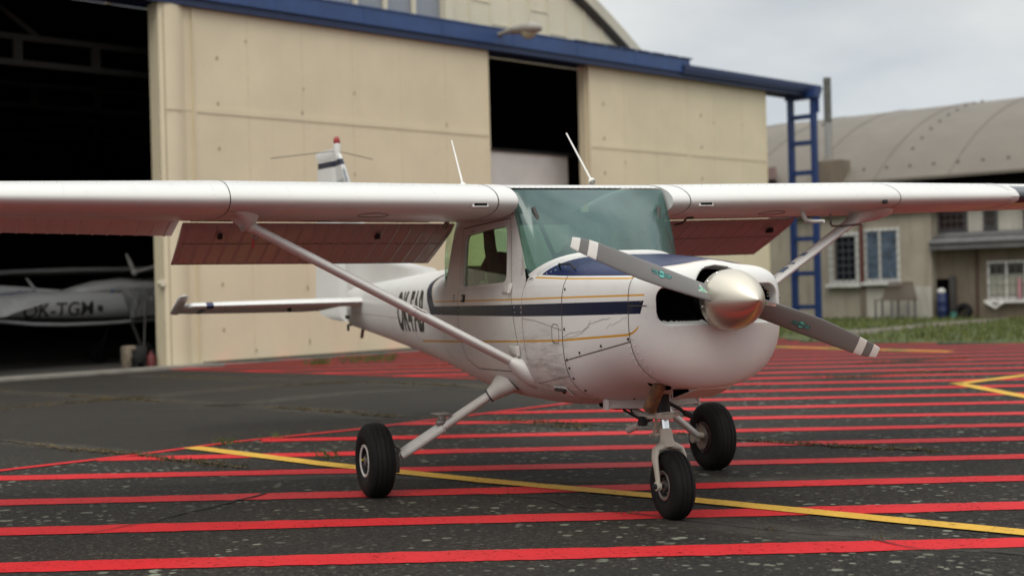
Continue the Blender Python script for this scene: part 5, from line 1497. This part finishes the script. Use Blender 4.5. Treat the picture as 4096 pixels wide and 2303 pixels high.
for i, s in enumerate(np.linspace(-2.2, .9, 24)):
    ho = np.interp(s, [q[0] for q in st], [q[2] for q in st]); zz = np.interp(s, [q[0] for q in st], [q[1]-q[3] for q in st])
    g.append([ap2(s, ho*.55+.03, zz-.015), ap2(s, ho*.72+.03, zz+.035)])
mb.grid(g); mb.build('sill_stripe', M['letter'], f2, 30)
mb = MB(); mb.tube([ap2(s, .36, z) for s, z in ((-3.2, .98), (-2.05, .865), (-1.4, .785), (-.8, .755), (0, .752), (1.02, .785), (1.9, .83))], .032, 10); mb.build('sponson_rail', simple('rail_grey', (.20, .20, .20), .4), A2, 50)
def side2_text(txt, width, cap, s0, z0, mt, name, par, bold=.0, tilt=0., flat=None):
    V2, F = text2d(txt, 1, bold); V2 = (V2-[V2[:, 0].min(), 0])*[width/(V2[:, 0].max()-V2[:, 0].min()), cap/.70]; mb = MB(); V = []
    for a, b in V2:
        s = s0+a; z = z0+b+tilt*a
        ho = np.interp(s, [q[0] for q in st], [q[2] for q in st]); zc = np.interp(s, [q[0] for q in st], [q[1] for q in st]); hz = np.interp(s, [q[0] for q in st], [q[3] for q in st])
        o = flat if flat else ho*max(.05, 1-min(1, abs(z-zc)/hz)**2.6)**(1/2.6)
        V.append(ap2(s, o+.012, z))
    mb.add(V, F); return mb.build(name, mt, par, 0)
side2_text('OK-TGM', 1.25, .235, -1.52, .895, M['letter'], 'registration_lettering', f2, .012, tilt=.02)
side2_text('wingedlion.cz', .66, .062, -1.84, 1.285, M['navyd'], 'website_lettering', f2, .002, tilt=.075, flat=.085)
mb = MB(); mb.sphere(ap2(-.14, .40, 1.03), 1, 14, 8, (.055, .055, .055)); mb.build('fuselage_port', M['dark'], f2, 60)
mb = MB(); mb.sphere(ap2(.14, .30, 1.33), 1, 14, 8, (.04, .07, .04)); mb.build('round_badge', simple('blue_badge', (.03, .10, .25), .5), f2, 60)
mb = MB(); mb.tube([ap2(-1.18, .05, 1.38), ap2(-1.33, .05, 1.57)], [.03, .02], 8); mb.build('mast_antenna', W2, f2, 50)
mb = MB(); mb.ell_loft([(ap2(.62, .3, 1.64), .035, .02), (ap2(.56, .3, 1.8), .045, .02), (ap2(.47, .3, 1.98), .02, .01)], TU, 12); mb.ell_loft([(ap2(.62, .3, 1.64), .03, .03), (ap2(.95, .3, 1.72), .045, .03), (ap2(1.3, .3, 1.80), .02, .02)], TN, 12); mb.sphere(ap2(.62, .32, 1.64), .06, 12, 8); mb.build('propeller', simple('prop_grey', (.30, .29, .27), .4), A2, 50)
for s, o in ((.5, .75), (.5, -.75), (1.9, 0)):
    mb = MB(); mb.lathe([(-.06, .08), (-.06, .17), (-.03, .20), (.03, .20), (.06, .17), (.06, .08)], ap2(s, o, .20), TN, 24); mb.build('wheel', M['tyre'], A2, 50)
    mb = MB(); mb.tube([ap2(s, o, .20), ap2(s, o*.4, .85)], .03, 8); mb.build('gear_leg', M['hdark'], A2, 50)
# pale sheet standing in for its near tailplane tip
mb = MB(); g = []
for s in np.linspace(-3.6, -1.16, 20):
    lo = .93 if s < -1.95 else .93+.235*(s+1.95)/.79
    g.append([ap2(s, .30+.16*k+.02*math.sin(6*s+5*k), 1.235-.05*max(0, (s+2.2))+(lo-1.235+.05*max(0, (s+2.2)))*k+.008*math.sin(9*s+4*k)) for k in np.linspace(0, 1, 10)])
mb.grid(g); setp(mb.build('near_tailplane_tip', simple('tailplane_tip_grey', (.27, .27, .265), .6), None, 60), 'pale near tailplane tip of the white aircraft inside the hangar', 'dust sheet')

# clutter by the jamb
CT = empty('tow_cart', hp(-1.02, -.35, .012), 'black tow cart standing beside the hangar door post', 'cart')
mb = MB(); mb.bbox(hp(-1.02, -.35, .24), (.34, .35, .30), ax=AXH, b=.04); mb.build('body', M['dark'], CT, 40)
for s in (-.15, .15):
    mb = MB(); mb.lathe([(-.03, .03), (-.03, .10), (.03, .10), (.03, .03)], hp(-1.02+s, -.16, .112), TN, 18); mb.build('wheel', M['tyre'], CT, 40)
mb = MB(); mb.bbox(hp(-1.23, -.22, .20), (.13, .18, .38), ax=AXH, b=.04); mb.bbox(hp(-1.19, -.22, .36), (.20, .18, .08), ax=AXH, b=.03)
setp(mb.build('canvas_sack', simple('sack_beige', (.17, .135, .095), .9, var=.25), None, 50), 'beige canvas sack leaning on the black tow cart', 'sack')
EX = empty('red_canister', hp(-.83, -.12, .012), 'small red canister on the floor against the door post', 'canister')
mb = MB(); mb.lathe([(0, .001), (0, .075), (.20, .075), (.25, .03), (.28, .03), (.28, .001)], hp(-.83, -.12, .012), (0, 0, 1), 18); mb.build('body', simple('red_can', (.09, .008, .006), .6), EX, 50)
mb = MB(); mb.tube([hp(-.83, -.12, .29), hp(-.78, -.12, .31), hp(-.76, -.12, .22)], .014, 8); mb.build('nozzle', M['dark'], EX, 50)
BR = empty('broom', hp(-.86, -.3, .012), 'dark broom leaning upright against the inner side of the door post', 'broom')
mb = MB(); mb.tube([hp(-.86, -.3, .10), hp(-.80, -.3, 1.1)], .014, 8); mb.build('handle', simple('broom_handle', (.05, .048, .045), .6), BR, 50)
mb = MB(); mb.bbox(hp(-.86, -.3, .07), (.07, .30, .10), ax=AXH, b=.02); mb.build('bristles', M['dark'], BR, 40)

# ------------------------------------------------------------------ old building on the right
BH = rad(25); BU = np.array([math.cos(BH), math.sin(BH), 0]); BN = np.array([math.sin(BH), -math.cos(BH), 0]); B0 = np.array([-27.63, 21.18, 0]); AXB = np.array([BU, BN, [0, 0, 1]])
def bp_(u, o, z): return B0+BU*u+BN*o+np.array([0, 0, z])
def plaster(name, c):
    t = NT(name); n = t.noise(.9, 7, .65); n2 = t.noise(6, 8, .7); st = t.noise(1.8, 6, .65, stretch=(2, 2, .3)); X, Y, Z = t.xyz()
    col = t.mix(t.ramp(n, [(.3, 0), (.7, 1)]), c, tuple(x*.72 for x in c)); col = t.mix(t.ramp(st, [(.48, 0), (.72, .6)]), col, tuple(x*.42 for x in c))
    col = t.mix(t.ramp(n2, [(.62, 0), (.7, .4)]), col, (.30, .22, .12)); t.col(col).set(Roughness=.9); t.bump(n2, .25, .02); return t.m
M['plaster'] = plaster('grey_plaster', (.37, .325, .25)); M['plaster2'] = plaster('brown_plaster', (.20, .16, .115)); M['whitewash'] = plaster('whitewash', (.50, .47, .40))
M['winwhite'] = simple('white_window_paint', (.60, .59, .55), .5); M['wglass'] = simple('dark_window_glass', (.012, .014, .018), .08, spec=.6); M['wglass2'] = simple('curtained_glass', (.10, .14, .19), .15, var=.5, scale=4)
M['grille'] = simple('window_bars', (.10, .10, .10), .6); M['sheet'] = simple('grey_roof_sheet', (.148, .128, .100), .7, var=.12, scale=.6)
BD = empty('annex_building', bp_(0, 0, 0), 'old plastered annex with a large barred white window and a brown drainpipe', 'building')
mb = MB(); mb.box(bp_(-2.6, -2.2, 1.5), (9.4, 4.4, 3.05), ax=AXB); mb.build('wall', M['plaster'], BD, 20)
mb = MB(); mb.box(bp_(1.08, .012, .45), (2.03, .03, .92), ax=AXB); mb.build('whitewashed_plinth', M['whitewash'], BD, 20)
mb = MB(); mb.box(bp_(-2.6, -2.2, 3.10), (9.7, 4.7, .14), ax=AXB); mb.build('roof_slab', M['sheet'], BD, 20)
def window(par, u0, u1, z0, z1, o, mull, gl, bars=(6, 7), sill=True, frame_m='winwhite', fw=.075):
    mb = MB(); 
    for a in (u0+fw/2, u1-fw/2): mb.box(bp_(a, o, (z0+z1)/2), (fw, .10, z1-z0), ax=AXB)
    for z in (z0+fw/2, z1-fw/2): mb.box(bp_((u0+u1)/2, o, z), (u1-u0-2*fw, .10, fw), ax=AXB)
    for m_ in mull: mb.box(bp_(m_, o, (z0+z1)/2), (fw*.9, .09, z1-z0-2*fw), ax=AXB)
    w = mb.build('window', M[frame_m], par, 20)
    for i, (a, b, gm_) in enumerate(gl):
        p = MB(); p.quad(bp_(a, o+.01, z0+fw), bp_(b, o+.01, z0+fw), bp_(b, o+.01, z1-fw), bp_(a, o+.01, z1-fw)); p.build('pane', M[gm_], w, 0)
    if bars:
        g = MB()
        for k in range(bars[0]): a = u0+(u1-u0)*(k+.5)/bars[0]; g.cyl(bp_(a, o+.09, z0-.02), bp_(a, o+.09, z1+.02), .008, n=6)
        for k in range(bars[1]): z = z0+(z1-z0)*(k+.5)/bars[1]; g.cyl(bp_(u0-.04, o+.09, z), bp_(u1+.04, o+.09, z), .010, n=6)
        g.build('window_bars', M['grille'], w, 40)
    if sill:
        s = MB(); s.bbox(bp_((u0+u1)/2, o+.06, z0-.06), (u1-u0+.14, .22, .09), ax=AXB, b=.015); s.build('window_sill', M['winwhite'], w, 20)
    return w
window(BD, -1.12, -.13, 1.03, 2.52, .01, [], [(-.92, -.22, 'wglass')], (5, 7), True, fw=.11)
window(BD, .05, 1.15, 1.07, 2.60, .01, [.53], [(.12, .50, 'wglass2'), (.57, 1.08, 'wglass2')], (6, 7))
mb = MB(); mb.tube([bp_(-.03, .08, 3.0), bp_(-.03, .08, .95)], .055, 10); mb.build('drainpipe', simple('red_brown_pipe', (.11, .028, .020), .5), BD, 50)
mb = MB(); mb.box(bp_(-.03, .03, .48), (.17, .05, .95), ax=AXB); mb.build('stained_pilaster', M['plaster2'], BD, 20)
# chimney and flue
mb = MB(); mb.bbox(bp_(-1.06, -.16, 3.9), (.88, .6, 1.55), ax=AXB, b=.03); ch = mb.build('chimney', M['plaster2'], BD, 20)
mb = MB(); mb.cyl(bp_(-1.13, -.10, 4.6), bp_(-1.13, -.10, 5.8), .11, n=16); mb.mi = 1; mb.cyl(bp_(-1.13, -.10, 5.8), bp_(-1.13, -.10, 7.12), .115, n=16); mb.box(bp_(-1.26, -.10, 5.75), (.16, .04, .05), ax=AXB)
mb.build('flue_pipe', [simple('galvanised_flue', (.30, .29, .27), .5, .4), simple('sooty_flue', (.10, .098, .088), .7, var=.4)], ch, 50)
mb = MB(); mb.add([bp_(-6.5, .15, 3.2), bp_(-2.2, .15, 3.2), bp_(-3.0, -.1, 4.25), bp_(-6.5, -.1, 4.25)], [(0, 1, 2, 3)]); mb.add([bp_(-6.5, .15, 4.27), bp_(-2.75, .15, 4.27), bp_(-3.1, -.3, 4.65), bp_(-6.5, -.3, 4.65)], [(0, 1, 2, 3)]); mb.build('tiled_roof', simple('brown_red_tiles', (.085, .045, .035), .8, var=.3, scale=8), BD, 20)

BB = empty('barrel_roof_hall', bp_(2, -2.5, 0), 'long low hall with a grey barrel roof, painted eave shadow and barred windows', 'building')
O2 = -.3
mb = MB(); mb.box(bp_(10, O2-.15, 1.0), (18, .3, 2.0), ax=AXB); mb.build('lower_wall', M['plaster2'], BB, 20)
mb = MB(); mb.box(bp_(10, O2-.35, 2.9), (18, .3, 2.0), ax=AXB); mb.build('upper_wall', M['plaster'], BB, 20)
mb = MB(); mb.box(bp_(10.2, O2-.10, 3.66), (19, .60, .58), ax=AXB); mb.build('painted_eave_shadow', M['black'], BB, 20)  # black strip painted in as the shadow under the eave
RB_ = 12.4
def rz(o): return 4.12+1.02*((-(o))**.78 if o < 0 else 0)*.62
mb = MB(); oo = np.concatenate([np.linspace(.55, -.4, 5), np.linspace(-1, -13, 26)])
zf = lambda q: -6.1+math.sqrt(max(0, 11.7**2-(q+6.5)**2)) if True else 0
def roofz(o): # circular barrel: eave at o=.55 z=4.12, crown at o=-7
    a = 7.55; hgt = 2.75; r = (a*a+hgt*hgt)/(2*hgt); return 3.99+hgt-r+math.sqrt(max(0, r*r-(o+7.2)**2))
g = [[bp_(u, O2+o, roofz(o)) for u in np.linspace(-7.5, 20, 30)] for o in np.linspace(.35, -14.5, 40)]
mb.grid(g); mb.grid([[bp_(u, O2+.35, 3.99), bp_(u, O2+.35, 3.91)] for u in np.linspace(-7.5, 20, 30)])
mb.mi = 1; us3 = np.linspace(.35, -14.5, 40); k = len(us3)
mb.add([bp_(-7.5, O2+o, roofz(o)) for o in us3]+[bp_(-7.5, O2+.35, 3), bp_(-7.5, O2-14.5, 3)], [tuple(range(k))+(k+1, k)])
rf = mb.build('roof', [M['sheet'], M['plaster2']], BB, 30)
mb = MB()
for u in np.arange(-6.5, 20, 2.3):
    mb.tube([bp_(u, O2+o, roofz(o)+.012) for o in np.linspace(.35, -7, 16)], .010, 5)
mb.build('roof_seams', simple('roof_seam', (.135, .118, .094), .8), rf, 30)
mb = MB()
for u in np.arange(-.15, 20, .73): mb.sphere(bp_(u, O2-.1, roofz(-.1)+.01), .05, 8, 5)
for o in np.linspace(-.9, -5.5, 9): mb.sphere(bp_(1.0, O2+o, roofz(o)+.01), .05, 8, 5)
mb.build('snow_hooks', simple('hook_grey', (.13, .12, .10), .7), rf, 50)
mb = MB(); mb.box(bp_(10.6, O2+.15, 2.02), (17, .5, .10), ax=AXB); 
g = [[bp_(u, O2+o, z) for o, z in ((-.2, 2.42), (.40, 2.16), (.45, 2.10), (.45, 1.92), (.36, 1.90))] for u in np.linspace(2.12, 19, 14)]; mb.grid(g); mb.build('ledge_roof', simple('ledge_grey', (.13, .125, .125), .6, var=.3, scale=2), BB, 20)
mb = MB(); mb.tube([bp_(u, O2+.47, 2.10) for u in (2.12, 6, 19)], .035, 8); mb.tube([bp_(u, O2+.20, 2.28) for u in (2.12, 6, 19)], .02, 6); mb.build('gutter', M['grille'], BB, 50)
M['dkred'] = simple('dark_red_pane', (.022, .008, .008), .3)
for (a, b) in ((2.08, 2.97), (3.45, 3.84), (4.58, 5.5), (6.2, 7.1), (8, 9)):
    window(BB, a, b, 2.42, 3.20, O2-.18, [], [(a+.05, b-.05, 'dkred')], (5, 4), False, 'grille', .05)
for a, b in ((2.99, 3.43), (3.86, 4.56)):
    mb = MB(); mb.box(bp_((a+b)/2, O2-.18, 2.8), (b-a, .05, .80), ax=AXB); mb.build('pale_wall_panel', M['whitewash'], BB, 20)
window(BB, 3.62, 4.72, .52, 1.56, O2+.02, [4.16], [(3.69, 4.13, 'wglass'), (4.19, 4.66, 'wglass')], (6, 4), True, fw=.06)
mb = MB(); mb.quad(bp_(3.69, O2+.04, .60), bp_(4.64, O2+.04, .60), bp_(4.64, O2+.04, 1.20), bp_(3.69, O2+.04, 1.20)); mb.build('window_curtain', simple('net_curtain', (.34, .33, .27), .8), BB, 0)
mb = MB(); mb.bbox(bp_(4.56, O2+.15, .80), (.10, .04, .55), ax=AXB, b=.004); mb.build('pink_notice', simple('pink_notice', (.42, .20, .22), .6), BB, 20)
mb = MB(); mb.tube([bp_(3.68, O2+.25, .42), bp_(3.95, O2+.35, .30), bp_(4.13, O2+.2, .45)], .04, 6); setp(mb.build('white_plank', M['winwhite'], None, 40), 'white plank propped below the lower barred window', 'plank')
mb = MB(); mb.box(bp_(3.30, O2+.02, .95), (.08, .05, 1.85), ax=AXB); mb.build('rust_stain_pipe', simple('rusty_pipe', (.075, .045, .03), .8), BB, 20)
mb = MB(); mb.box(bp_(2.30, O2+.012, .58), (.52, .02, 1.05), ax=AXB); mb.build('doorway', M['black'], BB, 20)
mb = MB(); mb.bbox(bp_(2.64, O2+.15, .60), (.17, .12, 1.18), ax=AXB, b=.02)
setp(mb.build('gate_post', simple('dark_post', (.045, .04, .035), .8), None, 40), 'dark square gate post beside the blue barrel', 'post')
BA = empty('blue_barrel', bp_(2.40, O2+.30, .01), 'blue plastic barrel with a white bag on top by the doorway', 'barrel')
mb = MB(); mb.lathe([(0, .001), (0, .12), (.05, .14), (.2, .145), (.22, .155), (.24, .145), (.45, .145), (.47, .155), (.49, .145), (.66, .14), (.70, .12), (.70, .001)], bp_(2.40, O2+.30, .01), (0, 0, 1), 24); mb.build('body', simple('barrel_blue', (.010, .022, .08), .5), BA, 50)
mb = MB(); mb.sphere(bp_(2.38, O2+.30, .76), 1, 12, 8, (.13, .12, .09)); mb.build('bag', M['winwhite'], BA, 50)
mb = MB(); mb.lathe([(-.08, .13), (-.09, .22), (-.05, .26), (.05, .26), (.09, .22), (.08, .13)], bp_(2.98, O2+.25, .18), nrm(BN+np.array([0, 0, .5])), 28); setp(mb.build('old_tyre', M['tyre'], None, 50), 'old black tyre lying against the wall behind the teal bucket', 'tyre')
mb = MB(); mb.lathe([(0, .001), (0, .075), (.17, .10), (.175, .105), (.17, .09), (.03, .07), (.03, .001)], bp_(2.90, O2+.65, .012), (0, 0, 1), 20); setp(mb.build('bucket', simple('teal_bucket', (.10, .30, .28), .5), None, 50), 'small teal bucket on the grass in front of the old tyre', 'bucket')
# slatted garden bench in front of the annex
BE = empty('garden_bench', bp_(1.40, .9, .01), 'brown slatted garden bench in front of the whitewashed plinth', 'bench')
wood = simple('weathered_wood', (.095, .068, .048), .8, var=.35, scale=9)
for k in range(7):
    mb = MB(); q = k/6; mb.bbox(bp_(1.38, .55-.10*q, .58+.44*q), (1.10-.34*q, .022, .056), ax=AXB, b=.006); mb.build('back_slat', wood, BE, 20)
for k in range(4):
    mb = MB(); mb.bbox(bp_(1.38, .62+.11*k, .56), (1.10, .085, .026), ax=AXB, b=.006); mb.build('seat_slat', wood, BE, 20)
for s in (-.50, 0, .50):
    for o in (.60, .98):
        mb = MB(); mb.bbox(bp_(1.38+s, o, .28), (.045, .045, .55), ax=AXB, b=.006); mb.build('leg', M['grille'], BE, 20)
# ------------------------------------------------------------------ sky and light
SUN_EL, SUN_AZ = 56, -28      # degrees; azimuth measured from +x towards +y
w = bpy.data.worlds.new('World'); scene.world = w; w.use_nodes = True
nt = w.node_tree; N = nt.nodes; L = nt.links; bg = N['Background']
sky = N.new('ShaderNodeTexSky'); sky.sky_type = 'NISHITA'; sky.sun_disc = False; sky.sun_elevation = rad(SUN_EL); sky.sun_rotation = rad(90-SUN_AZ)
sky.air_density = 1.; sky.dust_density = 3.
tc = N.new('ShaderNodeTexCoord'); mp = N.new('ShaderNodeMapping'); mp.inputs['Scale'].default_value = (1.3, 1.3, 3.2); L.new(tc.outputs['Generated'], mp.inputs[0])
n1 = N.new('ShaderNodeTexNoise'); n1.inputs['Scale'].default_value = 2.1; n1.inputs['Detail'].default_value = 6; n1.inputs['Roughness'].default_value = .52; L.new(mp.outputs[0], n1.inputs['Vector'])
rp = N.new('ShaderNodeValToRGB'); e = rp.color_ramp.elements; e[0].position = .30; e[0].color = (4.2, 4.6, 5.0, 1); e[1].position = .62; e[1].color = (7.2, 7.25, 7.1, 1); L.new(n1.outputs[0], rp.inputs[0])
mx = N.new('ShaderNodeMix'); mx.data_type = 'RGBA'; mx.inputs[0].default_value = .90; L.new(sky.outputs[0], mx.inputs[6]); L.new(rp.outputs[0], mx.inputs[7]); 
sx = N.new('ShaderNodeSeparateXYZ'); L.new(tc.outputs['Generated'], sx.inputs[0])      # overcast sky: brighter overhead than at the horizon
mr = N.new('ShaderNodeMapRange'); mr.inputs[1].default_value = .18; mr.inputs[2].default_value = 1; mr.inputs[3].default_value = .90; mr.inputs[4].default_value = 2.55; L.new(sx.outputs[2], mr.inputs[0])
m2 = N.new('ShaderNodeMapRange'); m2.inputs[1].default_value = .0; m2.inputs[2].default_value = .21; m2.inputs[3].default_value = .34; m2.inputs[4].default_value = 0; L.new(sx.outputs[2], m2.inputs[0])
sm_ = N.new('ShaderNodeMath'); sm_.operation = 'ADD'; L.new(mr.outputs[0], sm_.inputs[0]); L.new(m2.outputs[0], sm_.inputs[1])
vm = N.new('ShaderNodeVectorMath'); vm.operation = 'SCALE'; L.new(mx.outputs[2], vm.inputs[0]); L.new(sm_.outputs[0], vm.inputs['Scale']); L.new(vm.outputs[0], bg.inputs[0])
bg.inputs[1].default_value = .10
sd = bpy.data.lights.new('sun', 'SUN'); sd.energy = 1.0; sd.angle = rad(34); sd.color = (1., .955, .88)
so_ = bpy.data.objects.new('sun', sd); COL.objects.link(so_)
dv = Vector((math.cos(rad(SUN_EL))*math.cos(rad(SUN_AZ)), math.cos(rad(SUN_EL))*math.sin(rad(SUN_AZ)), math.sin(rad(SUN_EL))))
so_.rotation_euler = dv.to_track_quat('Z', 'Y').to_euler()

# ------------------------------------------------------------------ camera
cd = bpy.data.cameras.new('camera'); cam = bpy.data.objects.new('camera', cd); COL.objects.link(cam)
f_, cx, cy, cz, yaw, pitch, roll = 5702.12, 7.0364, -3.50364, 1.24462, 2.765293, -.002121, -.025568
fw = np.array([math.cos(pitch)*math.cos(yaw), math.cos(pitch)*math.sin(yaw), math.sin(pitch)])
r0 = nrm(np.cross(fw, [0, 0, 1])); u0 = np.cross(r0, fw)
rr_ = math.cos(roll)*r0+math.sin(roll)*u0; uu_ = -math.sin(roll)*r0+math.cos(roll)*u0
mw = Matrix.Identity(4)
for i in range(3): mw[i][0], mw[i][1], mw[i][2], mw[i][3] = rr_[i], uu_[i], -fw[i], (cx, cy, cz)[i]
cam.matrix_world = mw
cd.sensor_width = 36; cd.sensor_fit = 'HORIZONTAL'; cd.lens = f_/4096*36; cd.clip_end = 2000; cd.clip_start = .1
cd.dof.use_dof = True; cd.dof.focus_distance = 7.3; cd.dof.aperture_fstop = 1.9
scene.camera = cam
scene.view_settings.view_transform = 'Standard'; scene.view_settings.look = 'None'; scene.view_settings.exposure = .28; scene.view_settings.gamma = 1.
scene.render.resolution_x = 1024; scene.render.resolution_y = 575
